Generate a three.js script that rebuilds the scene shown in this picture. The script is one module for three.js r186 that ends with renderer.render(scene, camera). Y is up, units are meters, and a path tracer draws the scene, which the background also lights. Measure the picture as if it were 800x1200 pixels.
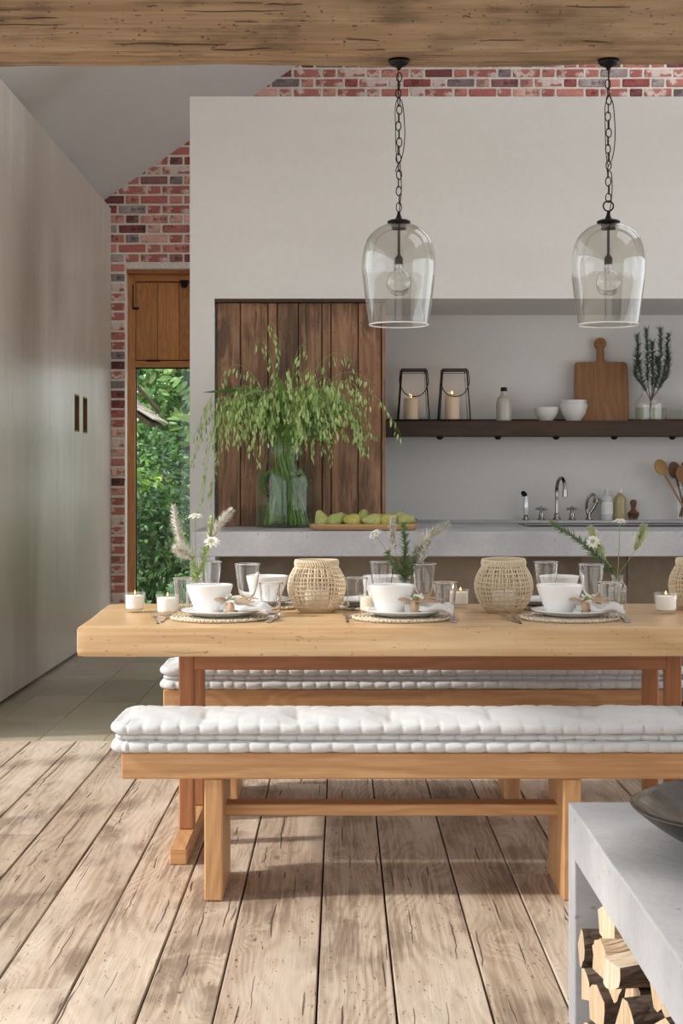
import * as THREE from 'three';
import { mergeGeometries, mergeVertices, toCreasedNormals } from 'three/addons/utils/BufferGeometryUtils.js';

// ---------- camera, sky, sun, exposure ----------
const scene = new THREE.Scene();
const camera = new THREE.PerspectiveCamera(36.87, 800 / 1200, 0.05, 200);
camera.position.set(0, 1.18, 0);
camera.lookAt(0, 1.18, -10);
camera.setViewOffset(800, 1200, 0, 38, 800, 1200);      // level camera, lens shifted down
const renderer = new THREE.WebGLRenderer({ antialias: true });
renderer.toneMapping = THREE.LinearToneMapping;
renderer.toneMappingExposure = 0.75;
renderer.shadowMap.enabled = true;
renderer.shadowMap.type = THREE.PCFSoftShadowMap;

// bright hazy sky, the same all round: a little brighter towards the horizon
{
  const w = 64, h = 32, d = new Float32Array(w * h * 4);
  for (let y = 0; y < h; y++) for (let x = 0; x < w; x++) {
    const up = Math.max(0, (y + 0.5) / h * 2 - 1), k = 1.25 - 0.4 * up;
    d.set([k * 0.97, k * 1.0, k * 1.05, 1], (y * w + x) * 4);
  }
  const t = new THREE.DataTexture(d, w, h, THREE.RGBAFormat, THREE.FloatType);
  t.mapping = THREE.EquirectangularReflectionMapping; t.magFilter = THREE.LinearFilter; t.needsUpdate = true;
  scene.background = t; scene.backgroundIntensity = 2.3;
}
const sun = new THREE.DirectionalLight(new THREE.Color(1, 0.97, 0.92), 4.4);
sun.position.set(-9, 8.2, -3.2); sun.target.position.set(0.2, 0, -5);
sun.shadow.radius = 7;                                     // hazy sun
sun.castShadow = true; sun.shadow.mapSize.set(4096, 4096);
Object.assign(sun.shadow.camera, { left: -14, right: 14, top: 14, bottom: -14, near: 0.5, far: 60 });
scene.add(sun, sun.target);

// ---------- helpers ----------
const V3 = (x, y, z) => new THREE.Vector3(x, y, z);
const V2 = (x, y) => new THREE.Vector2(x, y);
function rand(seed) { let s = seed >>> 0; return () => { s = (s + 0x6d2b79f5) | 0; let t = Math.imul(s ^ (s >>> 15), 1 | s); t = (t + Math.imul(t ^ (t >>> 7), 61 | t)) ^ t; return ((t ^ (t >>> 14)) >>> 0) / 4294967296; }; }
const clamp = (x, a = 0, b = 1) => Math.min(b, Math.max(a, x));
const lerp = (a, b, t) => a + (b - a) * t;
const sstep = (a, b, x) => { const t = clamp((x - a) / (b - a)); return t * t * (3 - 2 * t); };
const mix3 = (a, b, t) => [lerp(a[0], b[0], t), lerp(a[1], b[1], t), lerp(a[2], b[2], t)];
// periodic value noise on a lattice px x py
function hash2(x, y, s) { let h = Math.imul(x, 374761393) ^ Math.imul(y, 668265263) ^ Math.imul(s + 11, 2147483647 ^ 0x5bd1e995); h = Math.imul(h ^ (h >>> 13), 1274126177); h = Math.imul(h ^ (h >>> 15), 0x2c1b3c6d); return ((h ^ (h >>> 16)) >>> 0) / 4294967296; }
function pn(x, y, px, py, s) {
  const xi = Math.floor(x), yi = Math.floor(y), fx = x - xi, fy = y - yi;
  const ux = fx * fx * (3 - 2 * fx), uy = fy * fy * (3 - 2 * fy);
  const x0 = ((xi % px) + px) % px, x1 = (x0 + 1) % px, y0 = ((yi % py) + py) % py, y1 = (y0 + 1) % py;
  const a = hash2(x0, y0, s), b = hash2(x1, y0, s), c = hash2(x0, y1, s), d = hash2(x1, y1, s);
  return a + (b - a) * ux + (c - a + (a - b - c + d) * ux) * uy;
}
function fbm(u, v, px, py, oct, s) { let t = 0, a = 0.5, n = 0; for (let i = 0; i < oct; i++) { t += a * pn(u * px, v * py, px, py, s + i * 17); n += a; a *= 0.5; px *= 2; py *= 2; } return t / n; }
function n3(x, y, z, s = 0) { // smooth 3D noise -1..1
  const xi = Math.floor(x), yi = Math.floor(y), zi = Math.floor(z), f = (t) => t * t * (3 - 2 * t), fx = f(x - xi), fy = f(y - yi), fz = f(z - zi);
  const h = (i, j, k) => hash2(xi + i + (zi + k) * 57, yi + j + (zi + k) * 131, s);
  const l = (k) => lerp(lerp(h(0, 0, k), h(1, 0, k), fx), lerp(h(0, 1, k), h(1, 1, k), fx), fy);
  return lerp(l(0), l(1), fz) * 2 - 1;
}
// colour + bump textures computed from a function (u, v) -> [r, g, b, bump], size in metres
function makeTex(w, h, sizeU, sizeV, fn) {
  const c = new Uint8Array(w * h * 4), b = new Uint8Array(w * h);
  for (let y = 0; y < h; y++) for (let x = 0; x < w; x++) {
    const o = fn((x + 0.5) / w, (y + 0.5) / h), i = (y * w + x);
    c[i * 4] = clamp(o[0], 0, 255); c[i * 4 + 1] = clamp(o[1], 0, 255); c[i * 4 + 2] = clamp(o[2], 0, 255); c[i * 4 + 3] = 255;
    b[i] = clamp(o[3] * 255, 0, 255);
  }
  const mk = (data, fmt) => { const t = new THREE.DataTexture(data, w, h, fmt); t.wrapS = t.wrapT = THREE.RepeatWrapping; t.magFilter = THREE.LinearFilter; t.minFilter = THREE.LinearMipmapLinearFilter; t.generateMipmaps = true; t.repeat.set(1 / sizeU, 1 / sizeV); t.needsUpdate = true; return t; };
  const map = mk(c, THREE.RGBAFormat); map.colorSpace = THREE.SRGBColorSpace;
  return { map, bump: mk(b, THREE.RedFormat) };
}
const std = (o) => new THREE.MeshStandardMaterial(o);
const phys = (o) => new THREE.MeshPhysicalMaterial(o);
const texMat = (t, rough, bumpScale, o = {}) => phys({ map: t.map, bumpMap: t.bump, bumpScale, roughness: rough, ...o });
const tint = (m, c) => { const k = m.clone(); k.color = new THREE.Color(...c); return k; };

// geometry helpers
function merge(list) {
  list = list.map((g) => { g = g.index ? g.toNonIndexed() : g; for (const k of Object.keys(g.attributes)) if (!['position', 'normal', 'uv'].includes(k)) g.deleteAttribute(k); if (!g.attributes.uv) g.setAttribute('uv', new THREE.BufferAttribute(new Float32Array(g.attributes.position.count * 2), 2)); return g; });
  return list.length === 1 ? list[0] : mergeGeometries(list);
}
// uv in metres; the grain runs along the given axis
function projUV(g, axis = 'x', ou = 0, ov = 0) {
  g = g.index ? g.toNonIndexed() : g;
  const p = g.attributes.position, n = g.attributes.normal, uv = new Float32Array(p.count * 2), A = 'xyz'.indexOf(axis);
  for (let i = 0; i < p.count; i += 3) {
    const nn = [0, 0, 0];
    for (let k = 0; k < 3; k++) { nn[0] += n.getX(i + k); nn[1] += n.getY(i + k); nn[2] += n.getZ(i + k); }
    const a = nn.map(Math.abs), D = a[0] >= a[1] && a[0] >= a[2] ? 0 : a[1] >= a[2] ? 1 : 2;
    const U = D === A ? (A + 1) % 3 : A, W = 3 - D - U;
    for (let k = 0; k < 3; k++) { const q = [p.getX(i + k), p.getY(i + k), p.getZ(i + k)]; uv[(i + k) * 2] = q[U] * (D === A ? 0.35 : 1) + ou; uv[(i + k) * 2 + 1] = q[W] + ov; }
  }
  g.setAttribute('uv', new THREE.BufferAttribute(uv, 2));
  return g;
}
// box with chamfered edges, centred at x, y, z
function cbox(w, h, d, c = 0.003, x = 0, y = 0, z = 0) {
  const X = w / 2, Y = h / 2, Z = d / 2, pos = [];
  c = Math.min(c, X * 0.9, Y * 0.9, Z * 0.9);
  const P = (sx, sy, sz, k) => [sx * (X - (k === 0 ? 0 : c)), sy * (Y - (k === 1 ? 0 : c)), sz * (Z - (k === 2 ? 0 : c))];
  const quad = (a, b, e, f) => { pos.push(...a, ...b, ...e, ...a, ...e, ...f); };
  for (const s of [-1, 1]) {
    const q = (a, b, e, f) => s > 0 ? quad(a, b, e, f) : quad(f, e, b, a);
    q(P(s, -1, 1, 0), P(s, -1, -1, 0), P(s, 1, -1, 0), P(s, 1, 1, 0));
    q(P(-1, s, 1, 1), P(1, s, 1, 1), P(1, s, -1, 1), P(-1, s, -1, 1));
    q(P(-1, -1, s, 2), P(1, -1, s, 2), P(1, 1, s, 2), P(-1, 1, s, 2));
  }
  for (const a of [-1, 1]) for (const b of [-1, 1]) {
    const f = (k1, k2, e1, e2, flip) => { const q = [e1(k1), e2(k1), e2(k2), e1(k2)]; flip ? quad(q[3], q[2], q[1], q[0]) : quad(...q); };
    f(0, 1, (k) => P(a, b, -1, k), (k) => P(a, b, 1, k), a * b < 0);
    f(1, 2, (k) => P(-1, a, b, k), (k) => P(1, a, b, k), a * b < 0);
    f(2, 0, (k) => P(b, -1, a, k), (k) => P(b, 1, a, k), a * b < 0);
    for (const e of [-1, 1]) { const t = [P(a, b, e, 0), P(a, b, e, 1), P(a, b, e, 2)]; if (a * b * e < 0) t.reverse(); pos.push(...t[0], ...t[1], ...t[2]); }
  }
  const g = new THREE.BufferGeometry(); g.setAttribute('position', new THREE.Float32BufferAttribute(pos, 3));
  g.translate(x, y, z); g.computeVertexNormals();
  g.setAttribute('uv', new THREE.Float32BufferAttribute(new Float32Array(pos.length / 3 * 2), 2));
  return g;
}
// box given by its limits
const bx = (x0, x1, y0, y1, z0, z1, c = 0.003) => cbox(Math.abs(x1 - x0), Math.abs(y1 - y0), Math.abs(z1 - z0), c, (x0 + x1) / 2, (y0 + y1) / 2, (z0 + z1) / 2);
const tube = (pts, r, seg = 24, rad = 8, closed = false) => new THREE.TubeGeometry(new THREE.CatmullRomCurve3(pts.map((p) => p.isVector3 ? p : V3(...p)), closed), seg, r, rad, closed);
const lathe = (pts, seg = 40) => new THREE.LatheGeometry(pts.map((p) => V2(Math.max(p[0], 0.00001), p[1])), seg);
// smooth lathe profile from few points
const smoothProfile = (pts, n = 40) => new THREE.SplineCurve(pts.map((p) => V2(...p))).getPoints(n).map((p) => [p.x, p.y]);
const cyl = (r0, r1, h, seg = 20, x = 0, y = 0, z = 0) => new THREE.CylinderGeometry(r1, r0, h, seg).translate(x, y, z);
const sph = (r, x = 0, y = 0, z = 0, a = 20, b = 14) => new THREE.SphereGeometry(r, a, b).translate(x, y, z);
// tube with a radius that changes along it
function taper(pts, radii, seg = 16, rad = 6) {
  const curve = new THREE.CatmullRomCurve3(pts.map((p) => p.isVector3 ? p : V3(...p))), g = new THREE.TubeGeometry(curve, seg, 1, rad, false);
  const p = g.attributes.position, c = V3(), v = V3();
  for (let i = 0; i <= seg; i++) {
    const t = i / seg, k = t * (radii.length - 1), j = Math.min(radii.length - 2, Math.floor(k)), r = lerp(radii[j], radii[j + 1], k - j);
    curve.getPointAt(t, c);
    for (let q = 0; q <= rad; q++) { const n = i * (rad + 1) + q; v.fromBufferAttribute(p, n).sub(c).multiplyScalar(r).add(c); p.setXYZ(n, v.x, v.y, v.z); }
  }
  return g;
}
const used = {};
function numbered(n) { if (!(n in used)) { used[n] = 0; return n; } used[n]++; return n + '_' + String(used[n]).padStart(3, '0'); }
function thing(name, label, category, [x, y, z] = [0, 0, 0], turn = 0, group) {
  const o = new THREE.Group(); o.name = numbered(name); scene.add(o);
  o.position.set(x, y, z); o.rotation.y = turn; o.userData = { label, category };
  if (group) o.userData.group = group;
  return o;
}
function part(name, geo, mat, parent, label, kind) {
  const m = new THREE.Mesh(Array.isArray(geo) ? merge(geo) : geo, mat); m.name = name; parent.add(m);
  if (label) m.userData.label = label;
  if (kind) m.userData.kind = kind;
  return m;
}
function solo(name, label, category, geo, mat, [x, y, z] = [0, 0, 0], group) {
  const m = new THREE.Mesh(Array.isArray(geo) ? merge(geo) : geo, mat); m.name = numbered(name); scene.add(m);
  m.position.set(x, y, z); m.userData = { label, category }; if (group) m.userData.group = group;
  return m;
}
function struct(name, label, geo, mat, category = 'wall') {
  const m = geo ? new THREE.Mesh(Array.isArray(geo) ? merge(geo) : geo, mat) : new THREE.Group();
  m.name = numbered(name); m.userData = { kind: 'structure', label, category }; scene.add(m);
  return m;
}
function copyThing(src, [x, y, z], turn, label, group) {
  const o = src.clone(); o.name = numbered(src.name.replace(/_\d{3}$/, '')); scene.add(o); o.position.set(x, y, z); o.rotation.y = turn || 0;
  o.userData = { ...src.userData, label: label || src.userData.label }; if (group) o.userData.group = group;
  return o;
}
function noisy(g, amp, freq, seed = 0) { // shape a watertight mesh with noise
  const p = g.attributes.position;
  for (let i = 0; i < p.count; i++) { const x = p.getX(i), y = p.getY(i), z = p.getZ(i); p.setXYZ(i, x + amp * n3(x * freq, y * freq, z * freq, seed), y + amp * n3(x * freq + 9, y * freq, z * freq, seed + 5), z + amp * n3(x * freq, y * freq + 7, z * freq, seed + 9)); }
  g.computeVertexNormals(); return g;
}

// ---------- surfaces ----------
// wood: u runs along the grain
function woodTex(w, h, su, sv, o) {
  const s = o.seed || 1, [c0, c1, c2] = o.cols, rr = rand(s * 31 + 7), cracks = [], knots = [];
  for (let i = 0; i < (o.cracks ?? 0); i++) cracks.push({ v: rr(), u: rr(), l: (0.08 + 0.5 * rr() * rr()) / su, w: (0.0008 + 0.0016 * rr()) / sv, a: (0.004 + 0.012 * rr()) / sv, q: Math.floor(rr() * 900) });
  for (let i = 0; i < (o.knots ?? 0); i++) knots.push([rr(), rr(), 0.025 + 0.04 * rr()]);
  return makeTex(w, h, su, sv, (u, v) => {
    const warp = fbm(u, v, 3, 6, 3, s) * (o.warp ?? 0.25);
    let kn = 0, kc = 0; for (const [ku, kv, kr] of knots) { const du = (u - ku) * su * 0.45, dv = (v - kv) * sv, d2 = (du * du + dv * dv) / (kr * kr); if (d2 < 9) { kn += Math.exp(-d2) * kr * 2.2 / sv; kc += Math.exp(-d2 * 9); } }
    const ring = 0.5 + 0.5 * Math.sin((v + warp + kn) * Math.PI * 2 * (o.rings ?? 14));
    const streak = fbm(u, v, 6, Math.round(60 * sv / 0.5), 3, s + 3), fine = fbm(u, v, 24, Math.round(220 * sv / 0.5), 2, s + 7);
    const patch = fbm(u, v, o.px ?? 3, o.py ?? 8, 5, s + 21) + 0.32 * (streak - 0.5) + 0.22 * (fine - 0.5) + kc * 0.4;
    let t = clamp(0.12 + 0.34 * ring * (o.ringAmt ?? 1) + 0.5 * (streak - 0.5) * (o.streak ?? 1) + 0.35 * (fine - 0.5));
    let c = mix3(c0, c1, t);
    c = mix3(c, c2, sstep(o.p0 ?? 0.5, o.p1 ?? 0.75, patch) * (o.patch ?? 0.5));
    let b = 0.75 - 0.25 * t - 0.25 * (0.5 - fine) - 0.2 * (0.5 - streak);
    if (o.crack) {
      let k = 0; for (const q of cracks) { const du = u - q.u; if (du < 0 || du > q.l) continue; const e = v - q.v - q.a * (pn(u * 14, q.q, 14, 1024, s + 3) - 0.5) - q.a * 0.3 * (pn(u * 60, q.q, 60, 1024, s + 4) - 0.5), ww = q.w * Math.sqrt(Math.max(0, 4 * du / q.l * (1 - du / q.l))); if (Math.abs(e) < ww * 2) k = Math.max(k, Math.exp(-e * e / (ww * ww))); }
      k *= o.crack; c = mix3(c, [48, 36, 27], k * 0.9); b -= k * 0.6;
      const sp = fbm(u, v, Math.round(110 * su / 2), Math.round(90 * sv / 0.5), 2, s + 41), ks = sstep(0.80, 0.87, sp) * o.crack; c = mix3(c, [70, 52, 40], ks * 0.7); b -= ks * 0.25;
    }
    if (o.bleach) { const bl = sstep(0.48, 0.72, fbm(u, v, 6, 12, 5, s + 51) + 0.3 * (streak - 0.5) + 0.25 * (fine - 0.5)) * o.bleach; c = mix3(c, o.bleachCol || [222, 208, 190], bl); }
    return [...c, clamp(b)];
  });
}
const tFloor = woodTex(2048, 1024, 2.4, 1.2, { seed: 5, cols: [[190, 172, 152], [140, 118, 98], [106, 88, 73]], rings: 44, ringAmt: 1.0, patch: 0.6, p0: 0.42, p1: 0.84, px: 12, py: 10, crack: 1, cracks: 70, knots: 14, bleach: 0.6, bleachCol: [212, 198, 181], streak: 1.8 });
const tOak = woodTex(1024, 512, 1.6, 0.8, { seed: 11, cols: [[200, 154, 106], [160, 112, 70], [178, 128, 84]], streak: 1.3, knots: 4, rings: 16, warp: 0.35, patch: 0.35, px: 3, py: 4 });
const tTable = woodTex(2048, 512, 2.4, 0.6, { seed: 19, cols: [[212, 177, 132], [178, 136, 91], [172, 126, 83]], knots: 5, streak: 1.5, crack: 0.45, cracks: 22, rings: 8, warp: 0.4, patch: 0.55, px: 3, py: 4, bleach: 0.3, bleachCol: [226, 202, 164] });
const tRed = woodTex(1024, 512, 1.6, 0.8, { seed: 23, cols: [[182, 122, 78], [142, 88, 53], [162, 108, 68]], rings: 14, warp: 0.3, patch: 0.4 });
const tBeam = woodTex(2048, 512, 2.6, 0.65, { seed: 31, cols: [[166, 136, 104], [116, 90, 65], [78, 60, 45]], rings: 9, ringAmt: 0.7, patch: 0.5, p0: 0.42, p1: 0.8, px: 16, py: 9, crack: 1, cracks: 34, knots: 3, bleach: 0.4, bleachCol: [192, 166, 132], streak: 1.3 });
const tBarn = woodTex(1024, 512, 1.3, 0.65, { seed: 41, cols: [[150, 114, 86], [104, 74, 54], [74, 55, 42]], rings: 12, patch: 0.6, p0: 0.42, p1: 0.78, px: 7, py: 12, crack: 1, cracks: 26, knots: 8, bleach: 0.35, bleachCol: [168, 136, 106], streak: 1.7 });
const tDark = woodTex(512, 256, 1.6, 0.8, { seed: 47, cols: [[76, 54, 38], [48, 35, 25], [60, 44, 32]], rings: 12, patch: 0.5, crack: 0.5 });
const tBoardW = woodTex(512, 256, 0.8, 0.4, { seed: 53, cols: [[150, 106, 66], [112, 74, 44], [134, 92, 56]], rings: 10, patch: 0.3 });
const tDoorOak = woodTex(512, 512, 1.2, 0.6, { seed: 59, cols: [[198, 138, 82], [158, 98, 52], [176, 116, 66]], rings: 11, warp: 0.6, patch: 0.3 });
function plasterTex(c0, c1, s, amt = 1) {
  return makeTex(1024, 1024, 3.2, 3.2, (u, v) => {
    const a = fbm(u, v, 3, 2, 5, s), st = fbm(u, v, 40, 3, 3, s + 9), f = fbm(u, v, 120, 120, 2, s + 5);
    const t = clamp(0.5 + (a - 0.5) * 1.5 * amt + (st - 0.5) * 0.28 * amt + (f - 0.5) * 0.2);
    return [...mix3(c0, c1, t), clamp(0.5 + (a - 0.5) * 0.5 + (st - 0.5) * 0.35 + (f - 0.5) * 0.3)];
  });
}
const tPlaster = plasterTex([224, 222, 218], [206, 203, 199], 61, 0.7);
const tPolished = plasterTex([236, 232, 226], [192, 183, 168], 67, 1.3);
const tConcrete = makeTex(1024, 1024, 1.8, 1.8, (u, v) => {
  const a = fbm(u, v, 4, 4, 5, 71), b = fbm(u, v, 14, 8, 4, 73), f = fbm(u, v, 160, 160, 2, 75), pit = sstep(0.86, 0.92, fbm(u, v, 130, 130, 2, 77));
  const t = clamp(0.5 + (a - 0.5) * 1.5 + (b - 0.5) * 0.7 + (f - 0.5) * 0.25), c = mix3([201, 200, 200], [159, 159, 162], t);
  return [...mix3(c, [120, 118, 116], pit * 0.6), clamp(0.6 - pit * 0.5 + (f - 0.5) * 0.4)];
});
const tTile = makeTex(512, 512, 1.5, 1.5, (u, v) => {
  const a = fbm(u, v, 3, 5, 5, 81), f = fbm(u, v, 90, 90, 2, 83), t = clamp(0.5 + (a - 0.5) * 1.4 + (f - 0.5) * 0.3);
  return [...mix3([180, 169, 148], [154, 142, 121], t), 0.5 + (f - 0.5) * 0.5];
});
const tBrick = makeTex(512, 512, 0.9, 0.9, (u, v) => {
  const a = fbm(u, v, 8, 10, 4, 91), f = fbm(u, v, 90, 90, 2, 93), lime = sstep(0.5, 0.72, fbm(u, v, 14, 20, 4, 95)), dk = sstep(0.62, 0.74, fbm(u, v, 26, 30, 3, 97));
  let c = mix3([255, 250, 248], [190, 180, 176], clamp(a * 1.3 - 0.2 + (f - 0.5) * 0.5));
  c = mix3(c, [120, 108, 104], dk * 0.5);
  return [...c, clamp(0.55 + (f - 0.5) * 0.7 - dk * 0.3 + lime * 0.1)];
});
const tLime = makeTex(512, 512, 0.9, 0.9, (u, v) => { // brick with lime smeared over it
  const f = fbm(u, v, 90, 90, 2, 99), a = fbm(u, v, 8, 10, 4, 101), lime = sstep(0.42, 0.62, fbm(u, v, 16, 24, 4, 103));
  const c = mix3(mix3([200, 130, 116], [160, 92, 84], a), [232, 222, 212], lime * 0.85);
  return [...c, clamp(0.5 + (f - 0.5) * 0.7 + lime * 0.2)];
});
const tLinen = makeTex(512, 512, 0.06, 0.06, (u, v) => {
  const wv = 0.5 + 0.25 * Math.sin(u * Math.PI * 2 * 64) + 0.25 * Math.sin(v * Math.PI * 2 * 64), f = fbm(u, v, 60, 60, 2, 107), t = clamp(wv * 0.5 + f * 0.5);
  return [...mix3([196, 195, 193], [214, 213, 212], t), t];
});
const M = {
  floor: texMat(tFloor, 0.62, 0.003), oak: texMat(tOak, 0.5, 0.0008), table: texMat(tTable, 0.38, 0.0006), red: texMat(tRed, 0.5, 0.0008),
  beam: texMat(tBeam, 0.85, 0.008), barn: texMat(tBarn, 0.75, 0.003), dark: texMat(tDark, 0.7, 0.002), board: texMat(tBoardW, 0.6, 0.001), doorOak: texMat(tDoorOak, 0.5, 0.001),
  plaster: texMat(tPlaster, 0.75, 0.002), polished: texMat(tPolished, 0.3, 0.0015, { specularIntensity: 0.8 }),
  concrete: texMat(tConcrete, 0.5, 0.0015), tile: texMat(tTile, 0.45, 0.001), linen: texMat(tLinen, 0.95, 0.0004, { sheen: 0.3, sheenColor: new THREE.Color(1, 1, 1) }),
  black: std({ color: 0x1b1a19, roughness: 0.45, metalness: 0.6 }), iron: std({ color: 0x241f1c, roughness: 0.5, metalness: 0.7 }),
  chrome: std({ color: 0x9c9893, roughness: 0.1, metalness: 1 }), steel: std({ color: 0xb9b5ae, roughness: 0.22, metalness: 1 }),
  brass: std({ color: 0x8a7148, roughness: 0.45, metalness: 0.7 }),
  glass: phys({ color: 0xffffff, transmission: 1, thickness: 0, roughness: 0.01, ior: 1.5 }), doorGlass: phys({ color: 0xffffff, transmission: 1, thickness: 0, roughness: 0.0, ior: 1.45, specularIntensity: 0.45 }),
  solidGlass: phys({ color: 0xffffff, transmission: 1, thickness: 0.01, roughness: 0.0, ior: 1.45 }),
  water: phys({ color: 0xffffff, transmission: 1, thickness: 0.02, roughness: 0.0, ior: 1.33, attenuationColor: new THREE.Color(0.82, 0.9, 0.78), attenuationDistance: 0.4 }),
  china: phys({ color: 0xf1f0ee, roughness: 0.25, clearcoat: 0.5, clearcoatRoughness: 0.1 }),
  wax: phys({ color: 0xf4f0e6, roughness: 0.5 }), wick: std({ color: 0x4a4038, roughness: 0.9 }),
  flame: std({ color: 0x000000, emissive: new THREE.Color(1, 0.62, 0.22), emissiveIntensity: 5 }),
  rattan: std({ color: 0xd6bf9c, roughness: 0.7 }), rattanPale: std({ color: 0xe6d6ba, roughness: 0.7 }),
};

// ---------- the setting ----------
const ROOF = (x) => x <= 1.6 ? 5.733 - 0.7 * (1.6 - x) : 5.733 - 0.7 * (x - 1.6);   // underside of the roof
const ZB = -11.84, ZT = -6.94;      // brick gable, edge of the timber floor
const R0 = rand(7);

// timber floor: wide reclaimed planks running away from the camera
{
  const f = struct('floor', 'wide reclaimed oak plank floor, pale and worn, under the dining table', null, null, 'floor');
  part('subfloor', bx(-2.2, 5.2, -0.25, -0.03, 1.8, ZT, 0), std({ color: 0x2a211a, roughness: 0.9 }), f);
  const seams = [-2.2, -2.0, -1.80, -1.60, -1.40, -1.194, -1.008, -0.81, -0.625, -0.449, -0.281, -0.0555, 0.122, 0.333, 0.508];
  while (seams[seams.length - 1] < 5.0) seams.push(seams[seams.length - 1] + 0.17 + 0.06 * R0());
  const tones = [[1.06, 1.04, 1.02], [0.95, 0.92, 0.9], [1.0, 1.0, 1.0], [1.1, 1.08, 1.06], [0.9, 0.87, 0.84]].map((c) => tint(M.floor, c));
  const joints = { 5: [-5.12], 6: [-2.9], 8: [-6.1], 11: [-3.05], 12: [-5.5], 14: [-4.6], 9: [-1.6] };
  for (let i = 0; i + 1 < seams.length; i++) {
    const zs = [1.7, ...(joints[i] || [-0.5 - 5.5 * R0()]), ZT].sort((a, b) => b - a);
    for (let k = 0; k + 1 < zs.length; k++) {
      const g = cbox(seams[i + 1] - seams[i] - 0.005, 0.03, zs[k] - zs[k + 1] - 0.003, 0.0025, (seams[i] + seams[i + 1]) / 2, -0.015 - 0.0015 * R0(), (zs[k] + zs[k + 1]) / 2);
      part('plank', projUV(g, 'z', R0() * 2.4, R0() * 1.2), tones[Math.floor(R0() * tones.length)], f);
    }
  }
}
// stone tiles beyond it
{
  const f = struct('floor', 'pale beige stone tile floor beyond the timber boards', null, null, 'floor');
  part('grout_bed', bx(-2.9, 5.2, -0.25, -0.003, ZT, ZB - 0.3, 0), std({ color: 0xbdb29d, roughness: 0.9 }), f);
  const tones = [[1, 1, 1], [0.95, 0.94, 0.93], [1.04, 1.03, 1.02]].map((c) => tint(M.tile, c));
  let col = 0;
  for (let x = -1.968; x < 5; x += 0.2985, col++) {
    const cuts = [ZT - 0.002, ...[0, 1, 2, 3, 4, 5].map((k) => -7.22 - [0, 0.28, 0.0, 0.28][(col + 0) % 2 ? 1 : 0] - 0.9 * k).filter((z) => z > ZB + 0.05), ZB];
    for (let k = 0; k + 1 < cuts.length; k++)
      part('tile', projUV(cbox(0.2985 - 0.005, 0.02, cuts[k] - cuts[k + 1] - 0.005, 0.0015, x + 0.149, -0.01, (cuts[k] + cuts[k + 1]) / 2), 'z', R0() * 1.5, R0() * 1.5), tones[Math.floor(R0() * 3)], f);
  }
}
// left wall of polished plaster with two sunken pulls
{
  const sh = new THREE.Shape([V2(7.0, 0.022), V2(11.84, 0.022), V2(11.84, 3.27), V2(7.0, 3.27)]);
  const holes = [[10.22, 10.41], [10.55, 10.74]];
  for (const [a, b] of holes) sh.holes.push(new THREE.Path([V2(a, 1.50), V2(a, 1.752), V2(b, 1.752), V2(b, 1.50)]));
  const g = new THREE.ExtrudeGeometry(sh, { depth: 0.04, bevelEnabled: false }); g.rotateY(Math.PI / 2); g.translate(-1.816, 0, 0);
  struct('wall_left', 'polished warm grey plaster wall with two narrow sunken pulls', [projUV(g, 'z'), projUV(bx(-1.926, -1.816, 0, 3.27, -7.0, ZB, 0), 'z')], M.polished);
  for (const [a, b] of holes) {
    const t = thing('flush_pull', a < 10.4 ? 'upright brass flush pull sunk in the plaster wall, farther from the brick pier' : 'upright brass flush pull sunk in the plaster wall, nearer the brick pier', 'handle', [-1.776, 1.626, -(a + b) / 2], 0);
    part('back_plate', bx(-0.038, -0.030, -0.124, 0.124, -0.093, 0.093, 0.001), M.brass, t);
    part('rim', [bx(-0.036, 0.001, 0.116, 0.124, -0.093, 0.093, 0.001), bx(-0.036, 0.001, -0.124, -0.116, -0.093, 0.093, 0.001), bx(-0.036, 0.001, -0.116, 0.116, 0.085, 0.093, 0.001), bx(-0.036, 0.001, -0.116, 0.116, -0.093, -0.085, 0.001)], M.brass, t);
  }
  // outer shell behind that wall, and the header over the open side
  struct('wall_outer_left', 'plaster outer wall behind the polished wall', [projUV(bx(-2.95, -2.75, -0.2, 2.75, -7.0, ZB - 0.3, 0), 'z'), projUV(bx(-2.95, -1.926, -0.2, 2.9, -6.94, -7.06, 0), 'x')], M.plaster);
  struct('wall_header_left', 'plaster lintel above the open garden side', projUV(bx(-1.98, -1.776, 2.7, 3.36, 1.8, -6.94, 0), 'z'), M.plaster);
}
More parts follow.
